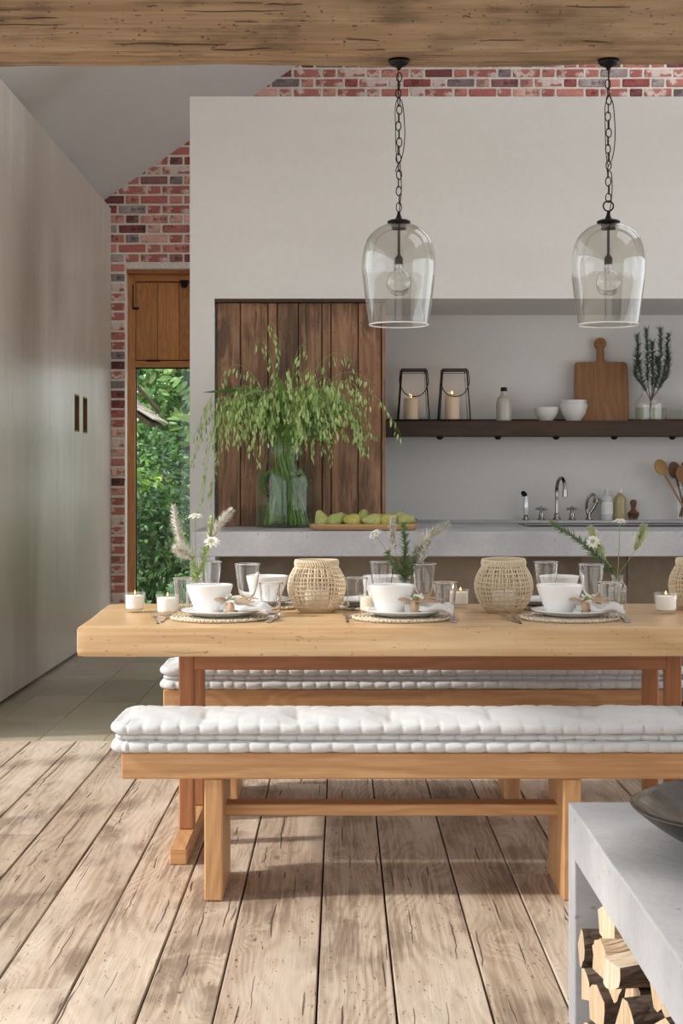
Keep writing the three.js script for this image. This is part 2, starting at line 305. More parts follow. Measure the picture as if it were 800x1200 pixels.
// sloping plaster ceilings
{
  const slab = (x0, x1, z0, z1) => {
    const sh = new THREE.Shape([V2(x0, ROOF(x0)), V2(x1, ROOF(x1)), V2(x1, ROOF(x1) + 0.22), V2(x0, ROOF(x0) + 0.22)]);
    const g = new THREE.ExtrudeGeometry(sh, { depth: z0 - z1, bevelEnabled: false }); g.translate(0, 0, z1); return projUV(g, 'x');
  };
  struct('ceiling', 'sloping plaster ceiling rising from the left wall', [slab(-2.95, 1.6, -6.9, -12.2), slab(-2.05, 1.6, 1.8, -6.9)], M.plaster, 'ceiling');
  struct('ceiling', 'sloping plaster ceiling with roof lights on the far side of the ridge', [slab(1.6, 2.1, 1.8, -12.2), slab(4.2, 5.2, 1.8, -12.2), ...[[1.8, -2.4], [-4.8, -5.4], [-7.8, -9.2], [-11.7, -12.2]].map(([a, b]) => slab(2.1, 4.2, a, b))], M.plaster, 'ceiling');
  struct('wall_right', 'plaster wall with a wide garden opening opposite the polished wall', [projUV(bx(5.0, 5.2, -0.2, 3.4, -11.2, -12.2, 0), 'z'), projUV(bx(5.0, 5.2, -0.2, 3.4, 1.8, 0.6, 0), 'z'), projUV(bx(5.0, 5.2, 2.9, 3.4, 0.6, -11.2, 0), 'z')], M.plaster);
  const fs = new THREE.Shape([V2(-2.05, -0.2), V2(5.2, -0.2), V2(5.2, ROOF(5.2)), V2(1.6, ROOF(1.6)), V2(-2.05, ROOF(-2.05))]); fs.holes.push(new THREE.Path([V2(-1.2, 0), V2(-1.2, 2.3), V2(1.1, 2.3), V2(1.1, 0)]));
  struct('wall_front', 'plaster gable wall with a wide doorway facing the kitchen', projUV(new THREE.ExtrudeGeometry(fs, { depth: 0.2, bevelEnabled: false }).translate(0, 0, 1.8), 'x'), M.plaster);
}
// brick gable with the doorway
const DOOR = { x0: -1.666, x1: -0.70, top: 2.808 };
{
  const w = struct('wall_back', 'lime washed red brick gable wall behind the kitchen', null, null, 'wall');
  const sh = new THREE.Shape([V2(-2.95, -0.2), V2(DOOR.x0, -0.2), V2(DOOR.x0, DOOR.top), V2(DOOR.x1, DOOR.top), V2(DOOR.x1, -0.2), V2(5.2, -0.2), V2(5.2, ROOF(5.2) + 0.1), V2(1.6, ROOF(1.6) + 0.1), V2(-2.95, ROOF(-2.95) + 0.1)]);
  const core = new THREE.ExtrudeGeometry(sh, { depth: 0.26, bevelEnabled: false }); core.translate(0, 0, ZB - 0.002 - 0.26);
  const tMortar = makeTex(256, 256, 0.5, 0.5, (u, v) => { const a = fbm(u, v, 40, 40, 3, 111); return [...mix3([244, 237, 228], [216, 206, 194], a), a]; });
  part('mortar', projUV(core, 'x'), texMat(tMortar, 0.95, 0.004), w);
  const tones = [[168, 104, 96], [150, 84, 80], [116, 72, 74], [184, 126, 114], [192, 144, 132], [134, 96, 94], [156, 148, 144], [200, 164, 152], [172, 116, 104], [128, 118, 118]]
    .map((c) => { const m = texMat(tBrick, 0.9, 0.004); m.color = new THREE.Color().setRGB(...c.map((x) => Math.min(1, x / 255 * 1.22)), THREE.SRGBColorSpace); return m; });
  const lime = texMat(tLime, 0.92, 0.004);
  const pick = () => { const k = R0(); return k < 0.42 ? lime : tones[Math.floor(R0() * tones.length)]; };
  const geos = {};
  const brick = (len, v) => {
    const key = len.toFixed(3) + v;
    if (!geos[key]) { const g = cbox(len - 0.008, 0.059, 0.10, 0.005, 0, 0, -0.05 + 0.004); const r = rand(v * 977 + Math.round(len * 1000)); const p = g.attributes.position, seen = {}; for (let i = 0; i < p.count; i++) { const k = [p.getX(i), p.getY(i), p.getZ(i)].map((t) => t.toFixed(4)).join(); seen[k] ??= [(r() - 0.5) * 0.004, (r() - 0.5) * 0.004, (r() - 0.5) * 0.003]; p.setXYZ(i, p.getX(i) + seen[k][0], p.getY(i) + seen[k][1], p.getZ(i) + seen[k][2]); } g.computeVertexNormals(); geos[key] = projUV(g, 'x', v * 0.23, v * 0.31); }
    return geos[key];
  };
  const rest = tones.map(() => []); let shown = 0;
  for (let row = 0; row < 76; row++) {
    const y = row * 0.075 + 0.0375; if (y - 0.03 < DOOR.top) { const m = part('brick', brick(0.11, row % 4), pick(), w); m.position.set(-1.7225, y, ZB + (R0() - 0.5) * 0.004); shown++; }
    let x = -2.9 - (row % 2 ? 0.169 : 0), k = 0;
    while (x < 5) {
      const len = k % 2 ? 0.1025 : 0.215; k++;
      let a = x, b = x + len; x += len + 0.01;
      if (y - 0.03 < DOOR.top) { // cut at the doorway
        if (a < DOOR.x0 && b > DOOR.x0) b = DOOR.x0 - 0.002; else if (a < DOOR.x1 && b > DOOR.x1) a = DOOR.x1 + 0.002; else if (a >= DOOR.x0 && b <= DOOR.x1) continue;
        if (b > -1.80 && a < -1.67) continue;          // the pier gets one brick a course
      }
      if (b - a < 0.03 || y - 0.035 > Math.max(ROOF(a), ROOF(b))) continue;
      const inView = (a > -1.80 && b < -1.05 && y > 0.35) || (y > 4.02 && y < 4.45 && a > -0.75 && b < 2.85), c = (a + b) / 2;
      if (inView && shown < 298) {
        const m = part('brick', brick(Math.round((b - a) * 200) / 200, Math.floor(R0() * 4)), pick(), w); m.position.set(c, y, ZB + (R0() - 0.5) * 0.004); shown++;
      } else rest[Math.floor(R0() * tones.length)].push(cbox(b - a - 0.006, 0.059, 0.05, 0.004, c, y, ZB - 0.021));
    }
  }
  // the rest of the brickwork, hidden behind the kitchen wall or away from view
  rest.forEach((l, i) => { if (l.length) part('brickwork', projUV(merge(l), 'x'), tones[i], w, undefined, 'stuff'); });
}
// glazed oak door with a boarded hatch above
{
  const d = struct('door_1', 'oak framed glazed door in the brick wall with a boarded hatch above the glass', null, null, 'door');
  const zf = ZB - 0.13, x0 = DOOR.x0, x1 = DOOR.x1, fw = 0.058;
  part('frame', [bx(x0, x0 + fw, 0, 2.78, zf, zf - 0.09), bx(x1 - fw, x1, 0, 2.78, zf, zf - 0.09), bx(x0 + fw, x1 - fw, 2.725, 2.78, zf, zf - 0.09), bx(x0 + fw, x1 - fw, 2.055, 2.105, zf + 0.004, zf - 0.09), bx(x0 + fw, x1 - fw, 0, 0.10, zf, zf - 0.09)].map((g, i) => projUV(g, i < 2 ? 'y' : 'x', i * 0.3, i * 0.17)), M.doorOak, d);
  part('lintel_board', projUV(bx(x0, x1, 2.78, 2.808, zf + 0.05, zf - 0.09), 'x'), M.doorOak, d);
  part('gasket', [bx(x0 + fw, x0 + fw + 0.008, 0.10, 2.055, zf - 0.03, zf - 0.06, 0), bx(x0 + fw, x1 - fw, 2.047, 2.055, zf - 0.03, zf - 0.06, 0)], M.black, d);
  part('pane', bx(x0 + fw, x1 - fw, 0.10, 2.05, zf - 0.045, zf - 0.050, 0), M.doorGlass, d);
  const hx0 = x0 + fw + 0.005, hx1 = x1 - fw - 0.005, n = 5, bw = (hx1 - hx0) / n, tones = [M.doorOak, tint(M.doorOak, [1.12, 1.12, 1.1]), tint(M.doorOak, [0.85, 0.83, 0.8])];
  for (let i = 0; i < n; i++) part('hatch_board', projUV(bx(hx0 + i * bw + 0.0015, hx0 + (i + 1) * bw - 0.0015, 2.112, 2.718, zf - 0.012, zf - 0.035, 0.003), 'y', i * 0.37, i * 0.21), tones[[0, 1, 2, 0, 1][i]], d);
  part('hatch_backing', bx(hx0 - 0.003, hx1 + 0.003, 2.106, 2.724, zf - 0.036, zf - 0.05, 0), M.black, d);
  part('hinge', [bx(-1.52, -1.41, 2.100, 2.112, zf + 0.012, zf - 0.012), cyl(0.006, 0.006, 0.05, 10).rotateZ(Math.PI / 2).translate(-1.465, 2.107, zf + 0.01)], M.iron, d, 'black iron hinge');
  part('latch', [bx(x0 + fw - 0.018, x0 + fw - 0.010, 2.52, 2.70, zf + 0.012, zf), bx(x0 + fw - 0.018, x0 + fw + 0.03, 2.505, 2.522, zf + 0.014, zf - 0.012)], M.iron, d, 'black iron latch');
  part('catch', [cyl(0.028, 0.028, 0.012, 16).rotateX(Math.PI / 2).translate(-1.225, 2.70, zf), bx(-1.26, -1.19, 2.715, 2.735, zf + 0.012, zf - 0.01), sph(0.012, -1.225, 2.685, zf + 0.012)], M.iron, d, 'black iron catch');
}
// kitchen wall: a free-standing plastered block with a deep alcove
const KX0 = -0.807, KX1 = 3.75, KZ = -8.18, KB = -9.0;
{
  const g = [bx(KX0, -0.677, 0, 3.22, KZ, -9.2, 0), bx(-0.677, 3.45, 2.144, 3.22, KZ, -9.2, 0), bx(-0.677, 3.45, 0, 2.144, KB, -9.2, 0), bx(3.45, KX1, 0, 3.22, KZ, -9.2, 0), bx(-0.677, 3.45, 0, 0.80, KZ, KB, 0)];
  struct('wall_kitchen', 'tall free-standing plastered kitchen wall with a deep alcove', g.map((k) => projUV(k, 'y')), M.plaster);
}
// old timber beam over the table
{
  let g = new THREE.BoxGeometry(7.1, 0.34, 0.185, 420, 20, 10); g.deleteAttribute('uv'); g.deleteAttribute('normal'); g = mergeVertices(g);
  const p = g.attributes.position;
  for (let i = 0; i < p.count; i++) {
    let x = p.getX(i), y = p.getY(i), z = p.getZ(i);
    const edge = Math.min(0.17 - Math.abs(y), 0.0925 - Math.abs(z)) < 0.001 && 0.17 - Math.abs(y) < 0.02 && 0.0925 - Math.abs(z) < 0.02;
    const k = 0.0035; let dy = k * n3(x * 5, y * 18, z * 18, 3) + 0.004 * n3(x * 1.1, 0, z * 3, 5), dz = k * n3(x * 5, y * 18, z * 18, 8);
    if (edge) { const c = 0.012 + 0.008 * n3(x * 4, y, z, 12); dy -= Math.sign(y) * c * 0.6; dz -= Math.sign(z) * c * 0.6; }
    p.setXYZ(i, x, y + dy, z + dz);
  }
  g.computeVertexNormals(); g = toCreasedNormals(g, 0.7);
  const m = solo('ceiling_beam', 'weathered old oak beam spanning the room above the table', 'beam', projUV(g, 'x', 0.3, 0.2), M.beam, [1.6, 2.546 + 0.17, -5.01]);
  m.userData.kind = undefined; delete m.userData.kind;
}

// ---------- large furniture ----------
// dining table: thick top on two trestles
{
  const t = thing('dining_table', 'long oak dining table with a thick pale top on trestle legs', 'table', [0.286, 0, -5.05]);
  const L = 1.083, D = 0.436;
  let top = new THREE.BoxGeometry(L * 2, 0.092, D * 2, 120, 6, 48); top.deleteAttribute('uv'); top.deleteAttribute('normal'); top = mergeVertices(top);
  const p = top.attributes.position;
  for (let i = 0; i < p.count; i++) {
    let x = p.getX(i), y = p.getY(i), z = p.getZ(i);
    const ex = L - Math.abs(x) < 0.002, ey = 0.046 - Math.abs(y) < 0.002, ez = D - Math.abs(z) < 0.002, c = 0.004;
    if (ex + ey + ez > 1) { if (ex) x -= Math.sign(x) * c; if (ey) y -= Math.sign(y) * c; if (ez) z -= Math.sign(z) * c; }
    p.setXYZ(i, x + (ex ? 0.003 * n3(z * 6, y * 9, 3, 1) : 0) + (ex && x < 0 ? -0.035 * (D - z) / (2 * D) : 0), y, z + (ez ? 0.002 * n3(x * 3, y * 10, 3, 2) : 0));
  }
  top.computeVertexNormals();
  part('tabletop', projUV(toCreasedNormals(top, 0.5), 'x', 0.4, 0.1).translate(0, 0.692, 0), M.table, t);
  for (const s of [-1, 1]) {
    const x = s * 0.786;
    const foot = part('trestle_foot', projUV(bx(x - 0.027, x + 0.027, 0, 0.052, 0.35, -0.35, 0.004), 'z', s), M.oak, t);
    for (const z of [0.07, -0.29]) part('post', projUV(bx(x - 0.0245, x + 0.0245, 0.052, 0.646, z + 0.03, z - 0.03, 0.004), 'y', z, s), M.red, t);
    part('top_bearer', projUV(bx(x - 0.024, x + 0.024, 0.60, 0.646, 0.035, -0.26, 0.003), 'z', s), M.red, t);
  }
  for (const z of [0.085, -0.275]) part('apron', projUV(bx(-0.7615, 0.7615, 0.566, 0.646, z + 0.014, z - 0.014, 0.003), 'x', z), M.red, t);
}
// benches
function makeBench(label, x0, x1, legs, zf) {
  const t = thing('bench', label, 'bench', [(x0 + x1) / 2, 0, zf - 0.165], 0), cx = (x0 + x1) / 2, h = (x1 - x0) / 2;
  part('seat', projUV(bx(-h, h, 0.343, 0.417, 0.165, -0.165, 0.004), 'x', zf * 0.7, zf), M.oak, t);
  for (const l of legs) part('leg', projUV(bx(l - cx, l - cx + 0.051, 0, 0.343, 0.158, -0.158, 0.004), 'y', l, zf), M.oak, t);
  part('stretcher', projUV(bx(legs[0] - cx + 0.03, legs[1] - cx + 0.02, 0.213, 0.246, 0.04, -0.04, 0.003), 'x', 0.5, zf), M.oak, t);
  return t;
}
makeBench('oak bench in front of the table', -0.615, 1.28, [-0.384, 0.62], -4.29);
makeBench('oak bench behind the table', -0.648, 1.22, [-0.43, 0.60], -5.583);
// quilted mattress cushions
function cushionGeo(L, D, seed) {
  const r = 0.045, per = [], step = 0.0042;                       // outline of the plan
  const pushLine = (x0, z0, x1, z1, nx, nz) => { const l = Math.hypot(x1 - x0, z1 - z0), n = Math.round(l / step); for (let i = 0; i < n; i++) per.push([lerp(x0, x1, i / n), lerp(z0, z1, i / n), nx, nz]); };
  const pushArc = (cx, cz, a0) => { const n = Math.round(r * Math.PI / 2 / step); for (let i = 0; i < n; i++) { const a = a0 + i / n * Math.PI / 2; per.push([cx + r * Math.cos(a), cz + r * Math.sin(a), Math.cos(a), Math.sin(a)]); } };
  const X = L / 2 - r, Z = D / 2 - r;
  pushLine(-X, D / 2, X, D / 2, 0, 1); { const n = Math.round(r * Math.PI / 2 / step); for (let i = 0; i < n; i++) { const a = Math.PI / 2 - i / n * Math.PI / 2; per.push([X + r * Math.cos(a), Z + r * Math.sin(a), Math.cos(a), Math.sin(a)]); } }
  pushLine(L / 2, Z, L / 2, -Z, 1, 0); { const n = Math.round(r * Math.PI / 2 / step); for (let i = 0; i < n; i++) { const a = -i / n * Math.PI / 2; per.push([X + r * Math.cos(a), -Z + r * Math.sin(a), Math.cos(a), Math.sin(a)]); } }
  pushLine(X, -D / 2, -X, -D / 2, 0, -1); { const n = Math.round(r * Math.PI / 2 / step); for (let i = 0; i < n; i++) { const a = -Math.PI / 2 - i / n * Math.PI / 2; per.push([-X + r * Math.cos(a), -Z + r * Math.sin(a), Math.cos(a), Math.sin(a)]); } }
  pushLine(-L / 2, -Z, -L / 2, Z, -1, 0); { const n = Math.round(r * Math.PI / 2 / step); for (let i = 0; i < n; i++) { const a = Math.PI - i / n * Math.PI / 2; per.push([-X + r * Math.cos(a), Z + r * Math.sin(a), Math.cos(a), Math.sin(a)]); } }
  const N = per.length, pitch = 0.056, rnd = rand(seed);
  const tufts = []; for (let x = -L / 2 + 0.245; x < L / 2 - 0.1; x += 0.29 + (rnd() - 0.5) * 0.05) tufts.push([x, (rnd() - 0.5) * 0.03]);
  // notch: 1 at each stitch, 0 between; stitches slightly irregular
  const notch = (i, ph) => { const s = i * step, q = s / pitch + ph + 0.42 * n3(s * 7, ph * 7, 0, seed), f = q - Math.round(q); return Math.exp(-(f * f) / 0.012); };
  const puff = (i, ph) => { const s = i * step, q = s / pitch + ph + 0.42 * n3(s * 7, ph * 7, 0, seed), f = q - Math.floor(q); return Math.sqrt(Math.max(0, 4 * f * (1 - f))); };
  const rows = [];
  const roll = (cy, rad, ph, a0, a1, n) => { for (let k = 0; k <= n; k++) { const a = lerp(a0, a1, k / n); rows.push((i) => { const m = 0.52 + 0.52 * puff(i, ph) - 0.12 * notch(i, ph), wob = 0.0025 * n3(i * step * 14, ph, 2, seed); return [Math.cos(a) * rad * m - 0.004, cy + Math.sin(a) * rad * (0.8 + 0.2 * m) + wob * 0.6]; }); } };
  for (const ins of [0.16, 0.10, 0.04, 0.016]) rows.push(() => [-ins, 0.001]);
  roll(0.0155, 0.0145, 0.0, -1.35, 1.3, 8);
  for (const [o, y] of [[-0.017, 0.032], [-0.004, 0.036], [-0.002, 0.042], [-0.004, 0.048], [-0.017, 0.052]]) rows.push((i) => [o - 0.006 * notch(i, 0.5), y + 0.0022 * n3(i * step * 16, y * 9, 4, seed)]);
  roll(0.0665, 0.015, 0.37, -1.3, 1.35, 8);
  for (const ins of [0.012, 0.02, 0.03, 0.042, 0.056, 0.072, 0.09, 0.108, 0.126, 0.143, 0.158, 0.1722]) rows.push((i, x, z) => {
    const k = 1 - Math.exp(-ins / 0.05);
    let y = 0.0765 + 0.018 * k - 0.0045 * notch(i, 0.37) * Math.exp(-ins / 0.030) + 0.003 * (puff(i, 0.37) - 0.6) * Math.exp(-ins / 0.04);
    for (const [tx, tz] of tufts) {
      const dx = x - tx - 0.05 * (z - tz) * Math.sin(tx * 40), dz = z - tz, dd = Math.hypot(dx, dz);
      y -= 0.007 * Math.exp(-Math.pow(dx / 0.010, 2)) * (0.5 + 0.5 * Math.exp(-Math.pow(dz / 0.08, 2))) * k + 0.009 * Math.exp(-Math.pow(dd / 0.05, 2)) + 0.011 * Math.exp(-Math.pow(dx / 0.055, 2)) * k;
    }
    return [-ins, y + 0.004 * n3(x * 11, z * 13, 1, seed) + 0.003 * n3(x * 30, z * 26, 6, seed)];
  });
  const pos = [], idx = [];
  rows.forEach((f) => { for (let i = 0; i < N; i++) { const [x, z, nx, nz] = per[i]; let [o, y] = f(i, x, z); let px = x + nx * o, pz = z + nz * o; if (o < -0.020) { const lim = L / 2 + o, limz = Math.max(0.0005, D / 2 + o); if (Math.abs(px) > lim) px = Math.sign(px) * lim; if (Math.abs(pz) > limz) pz = Math.sign(pz) * limz; y = f(i, px, pz)[1]; } pos.push(px, y, pz); } });
  for (let q = 0; q + 1 < rows.length; q++) for (let i = 0; i < N; i++) { const a = q * N + i, b = q * N + (i + 1) % N, c = a + N, e = b + N; idx.push(a, b, c, b, e, c); }
  const g = new THREE.BufferGeometry(); g.setAttribute('position', new THREE.Float32BufferAttribute(pos, 3)); g.setIndex(idx);
  const p = g.attributes.position, uv = new Float32Array(p.count * 2); for (let q = 0; q < rows.length; q++) for (let i = 0; i < N; i++) { const n = q * N + i; uv[n * 2] = p.getX(n) + (Math.abs(per[i][2]) > 0.7 ? p.getZ(n) : 0); uv[n * 2 + 1] = q < 20 ? p.getY(n) : p.getZ(n); }
  g.setAttribute('uv', new THREE.BufferAttribute(uv, 2)); g.computeVertexNormals();
  const e = p.getY(N * 8) ; return g;
}
{
  const g = cushionGeo(1.93, 0.345, 3);
  const a = solo('bench_cushion', 'white quilted mattress cushion on the bench in front of the table', 'cushion', g, M.linen, [0.326, 0.417, -4.456]);
  const b = solo('bench_cushion', 'white quilted mattress cushion on the bench behind the table', 'cushion', cushionGeo(1.90, 0.335, 9), M.linen, [0.296, 0.417, -5.750]);
}
// concrete worktop with its end leg and the sunk sink
{
  const t = thing('kitchen_counter', 'thick grey concrete kitchen counter with a solid end leg', 'counter');
  const X0 = -0.723, X1 = 3.44, F = -7.38, y0 = 0.81, y1 = 0.93, sx0 = 1.0, sx1 = 2.55, sz0 = -8.14, sz1 = -8.6;
  const mk = M.concrete; part('worktop', [bx(X0, X1, y0, y1, F, sz0, 0.004), bx(X0, sx0, y0, y1, sz0, KZ, 0), bx(sx1, X1, y0, y1, sz0, KZ, 0), bx(-0.676, sx0, y0, y1, KZ, KB, 0), bx(sx1, X1, y0, y1, KZ, KB, 0), bx(sx0, sx1, y0, y1, sz1, KB, 0)].map((g) => projUV(g, 'x')), mk, t);
  part('end_leg', projUV(bx(X0, X0 + 0.117, 0, y0, F, KZ, 0.004), 'y'), mk, t);
  part('back_ledge', projUV(bx(-0.13, X1, y1, 0.945, -8.85, KB, 0.003), 'x'), mk, t);
  const s = thing('sink', 'dark sunken sink in the concrete counter below the taps', 'sink', [0, 0, 0]);
  part('basin', [bx(sx0, sx0 + 0.01, 0.70, 0.926, sz0, sz1, 0), bx(sx1 - 0.01, sx1, 0.70, 0.926, sz0, sz1, 0), bx(sx0, sx1, 0.70, 0.926, sz0, sz0 - 0.01, 0), bx(sx0, sx1, 0.70, 0.926, sz1 + 0.01, sz1, 0), bx(sx0, sx1, 0.80, 0.81, sz0, sz1, 0)], std({ color: 0x4b4744, roughness: 0.4 }), s);
  part('sink_rim', [bx(sx0 - 0.012, sx1 + 0.012, 0.93, 0.934, sz0 + 0.012, sz0, 0.001), bx(sx0 - 0.012, sx1 + 0.012, 0.93, 0.934, sz1, sz1 - 0.012, 0.001), bx(sx0 - 0.012, sx0, 0.93, 0.934, sz0, sz1, 0.001), bx(sx1, sx1 + 0.012, 0.93, 0.934, sz0, sz1, 0.001)], std({ color: 0x2a2826, roughness: 0.35 }), s);
  const tPanel = makeTex(512, 512, 1.4, 1.4, (u, v) => { const a = fbm(u, v, 4, 4, 5, 121), f = fbm(u, v, 60, 60, 3, 123), st = sstep(0.6, 0.72, fbm(u, v, 9, 5, 3, 127)); const c = mix3([134, 118, 98], [104, 90, 74], clamp(a * 1.4 - 0.2 + (f - 0.5) * 0.4)); return [...mix3(c, [84, 70, 56], st * 0.5), f]; });
  const mp = texMat(tPanel, 0.6, 0.001);
  for (const [a, b, l] of [[X0 + 0.119, 1.414, 'wide dark brown cabinet under the counter, beside its end leg'], [1.418, 3.43, 'dark brown cabinet under the counter below the sink']]) {
    const c = thing('base_cabinet', l, 'cabinet', [(a + b) / 2, 0, -7.62]);
    part('body', bx(-(b - a) / 2, (b - a) / 2, 0.08, 0.805, -0.03, -0.50, 0), mp, c);
    part('front_panel', projUV(bx(-(b - a) / 2, (b - a) / 2, 0.08, 0.805, 0, -0.028, 0.002), 'x', a), mp, c);
    part('plinth', bx(-(b - a) / 2, (b - a) / 2, 0, 0.08, -0.06, -0.50, 0), M.iron, c);
  }
}
// boarded shutter over the left of the alcove
{
  const t = thing('sliding_shutter', 'weathered brown boarded shutter standing on the counter behind the tall vase', 'shutter', [0, 0.93, -8.22]);
  const px = [-0.668, -0.540, -0.394, -0.344, -0.2315, -0.105, -0.056, 0.0877, 0.2123], r = rand(77), tones = [[1, 1, 1], [1.12, 1.08, 1.05], [0.9, 0.88, 0.85], [0.8, 0.82, 0.78], [1.05, 1, 0.95]].map((c) => tint(M.barn, c));
  const order = [0, 1, 4, 3, 0, 2, 1, 4];
  for (let i = 0; i < 8; i++) part('board', projUV(bx(px[i] + 0.0025, px[i + 1] - 0.0025, 0, 1.195, 0.004 * r(), -0.028, 0.003), 'y', r() * 1.3, r() * 0.65), tones[order[i]], t);
  part('edge_strip', projUV(bx(0.2155, 0.236, 0, 1.198, 0.002, -0.05, 0.003), 'y', 0.2, 0.3), tones[4], t);
  part('backing', bx(px[0], 0.2155, 0, 1.195, -0.028, -0.05, 0), M.dark, t);
  part('head_rail', projUV(bx(-0.676, 0.236, 1.197, 1.2135, 0.03, -0.06, 0.001), 'x'), M.dark, t);
}
// thick dark shelf in the alcove
{
  const t = thing('wall_shelf', 'thick dark oak shelf across the alcove above the sink', 'shelf', [0, 1.429, -8.89]);
  part('plank', projUV(bx(0.245, 3.44, 0, 0.088, 0.11, -0.109, 0.004), 'x'), M.dark, t);
  part('back_lip', projUV(bx(0.245, 3.44, 0.088, 0.104, -0.09, -0.109, 0.001), 'x'), M.dark, t);
  for (let x = 0.565; x < 3.4; x += 0.334) part('bolt', new THREE.SphereGeometry(0.022, 14, 8, 0, Math.PI * 2, Math.PI / 2, Math.PI / 2).translate(x, 0.001, 0.06), M.black, t);
}
// concrete fire bench with firewood under it
{
  const t = thing('concrete_bench', 'pale cast concrete hearth bench holding firewood', 'bench', [0.498, 0, -3.345]);
  const mc = M.concrete;
  const sh = new THREE.Shape([V2(0, 0), V2(0.078, 0), V2(0.078, 0.375), V2(2.322, 0.375), V2(2.322, 0), V2(2.40, 0), V2(2.40, 0.472), V2(0, 0.472)]);
  const g = new THREE.ExtrudeGeometry(sh, { depth: 0.62, bevelEnabled: true, bevelSize: 0.004, bevelThickness: 0.004, bevelSegments: 2, curveSegments: 4 });
  g.translate(0, 0, -0.62); g.rotateY(-Math.PI / 2);               // shape x runs towards the camera
  part('slab', projUV(g, 'z'), mc, t);
  part('back_panel', projUV(bx(0.56, 0.615, 0, 0.376, 0.07, 2.33, 0), 'z'), mc, t);
}
{
  const tBark = makeTex(512, 512, 0.4, 0.4, (u, v) => { const a = fbm(u, v, 8, 24, 4, 131), rdg = Math.abs(fbm(u, v, 6, 20, 3, 133) - 0.5) * 2, c = mix3([58, 47, 40], [122, 102, 86], clamp(a * 0.7 + rdg * 0.8)); return [...c, clamp(rdg * 1.2)]; });
  const tSplit = makeTex(512, 512, 0.4, 0.4, (u, v) => { const a = fbm(u, v, 5, 40, 4, 135), f = fbm(u, v, 12, 140, 2, 137); return [...mix3([222, 206, 182], [188, 160, 128], clamp(a * 0.8 + (f - 0.5) * 0.6)), f]; });
  const mBark = texMat(tBark, 0.95, 0.012), mSplits = [[1, 1, 1], [0.9, 0.86, 0.8], [0.8, 0.74, 0.66], [1.04, 1.02, 0.98], [0.88, 0.8, 0.7]].map((c) => texMat(tSplit, 0.8, 0.004, { color: new THREE.Color(...c) }));
  const r = rand(5);
  function log(x, y, z, rad, rot, len, spread, label) {
    const t = thing('firewood_log', label, 'firewood', [x, y, z], 0, 'split logs under the concrete bench'); t.rotation.y = Math.asin(clamp((3.22 + z - rad * 0.8) / len, 0.03, 0.3)) * (0.75 + 0.25 * r()); t.rotation.z = (r() - 0.5) * 0.03;
    const n = 7, bark = [], a0 = -spread / 2;
    // cross-section in (z, y): split apex opposite the bark arc
    const pt = (a, q) => [Math.sin(a + rot) * q, Math.cos(a + rot) * q];
    const apex = pt(0, -rad * 0.35), arc = []; for (let i = 0; i <= n; i++) arc.push(pt(a0 + spread * i / n, rad * (0.92 + 0.16 * r())));
    const pos = [], bpos = [], S = 8, L = (k) => k / S * len, sec = [];
    for (let k = 0; k <= S; k++) { const w = 0.008; sec.push({ a: [apex[0] + w * n3(k * 0.9, rad * 90, 1, 3), apex[1] + w * n3(k * 0.9, rad * 90, 4, 3)], arc: arc.map(([p, q], i) => [p + w * n3(k * 0.8, i * 0.7, rad * 50, 7), q + w * n3(k * 0.8, i * 0.7, rad * 50, 9)]) }); }
    const q4 = (o, A, B, C, D) => o.push(...A, ...B, ...C, ...A, ...C, ...D), P3 = (k, p) => [L(k), p[1], p[0]];
    for (let k = 0; k < S; k++) {
      q4(pos, P3(k, sec[k].a), P3(k, sec[k].arc[0]), P3(k + 1, sec[k + 1].arc[0]), P3(k + 1, sec[k + 1].a));
      q4(pos, P3(k, sec[k].arc[n]), P3(k, sec[k].a), P3(k + 1, sec[k + 1].a), P3(k + 1, sec[k + 1].arc[n]));
      for (let i = 0; i < n; i++) q4(bpos, P3(k, sec[k].arc[i]), P3(k, sec[k].arc[i + 1]), P3(k + 1, sec[k + 1].arc[i + 1]), P3(k + 1, sec[k + 1].arc[i]));
    }
    for (const [k, s] of [[0, 1], [S, -1]]) { const c = sec[k]; for (let i = 0; i < n; i++) { const tri = [P3(k, c.a), P3(k, c.arc[i + 1]), P3(k, c.arc[i])]; if (s < 0) tri.reverse(); pos.push(...tri[0], ...tri[1], ...tri[2]); } }
    const mk = (a) => { const g = new THREE.BufferGeometry(); g.setAttribute('position', new THREE.Float32BufferAttribute(a, 3)); g.computeVertexNormals(); return projUV(g, 'x', r(), r()); };
    part('split_wood', mk(pos), mSplits[Math.floor(r() * mSplits.length)], t); part('bark', mk(bpos), mBark, t, 'dark ridged bark');
  }
  const ORD = ['first', 'second', 'third', 'fourth', 'fifth', 'sixth', 'seventh', 'eighth', 'ninth', 'tenth'], ROW = ['bottom', 'second', 'third', 'top'];
  for (let row = 0; row < 4; row++) for (let k = 0; k < (row === 3 ? 8 : 9); k++) {
    const d = 3.185 - (row % 2) * 0.05 - k * 0.112, rad = 0.045 + 0.008 * r(), rot = r() < 0.7 ? 0.5 + 1.6 * r() : 6.28 * r();
    log(0.478 + 0.075 * r(), 0.043 + row * 0.083 + 0.006 * r(), -d, rad, rot, 0.36 + 0.05 * r(), 2.0 + 0.8 * r(), `${ORD[k]} split log from the concrete end leg in the ${ROW[row]} row of firewood`);
  }
  // dark metal fire bowl
  const t = thing('fire_bowl', 'large shallow beaten dark metal bowl on the concrete bench', 'bowl', [0.80, 0.4755, -2.90]);
  const tB = makeTex(512, 512, 1, 1, (u, v) => { const a = fbm(u, v, 5, 7, 5, 141), b = sstep(0.55, 0.7, fbm(u, v, 9, 12, 4, 143)); return [...mix3(mix3([58, 54, 50], [96, 88, 78], a), [122, 100, 72], b * 0.6), fbm(u, v, 30, 30, 2, 145)]; });
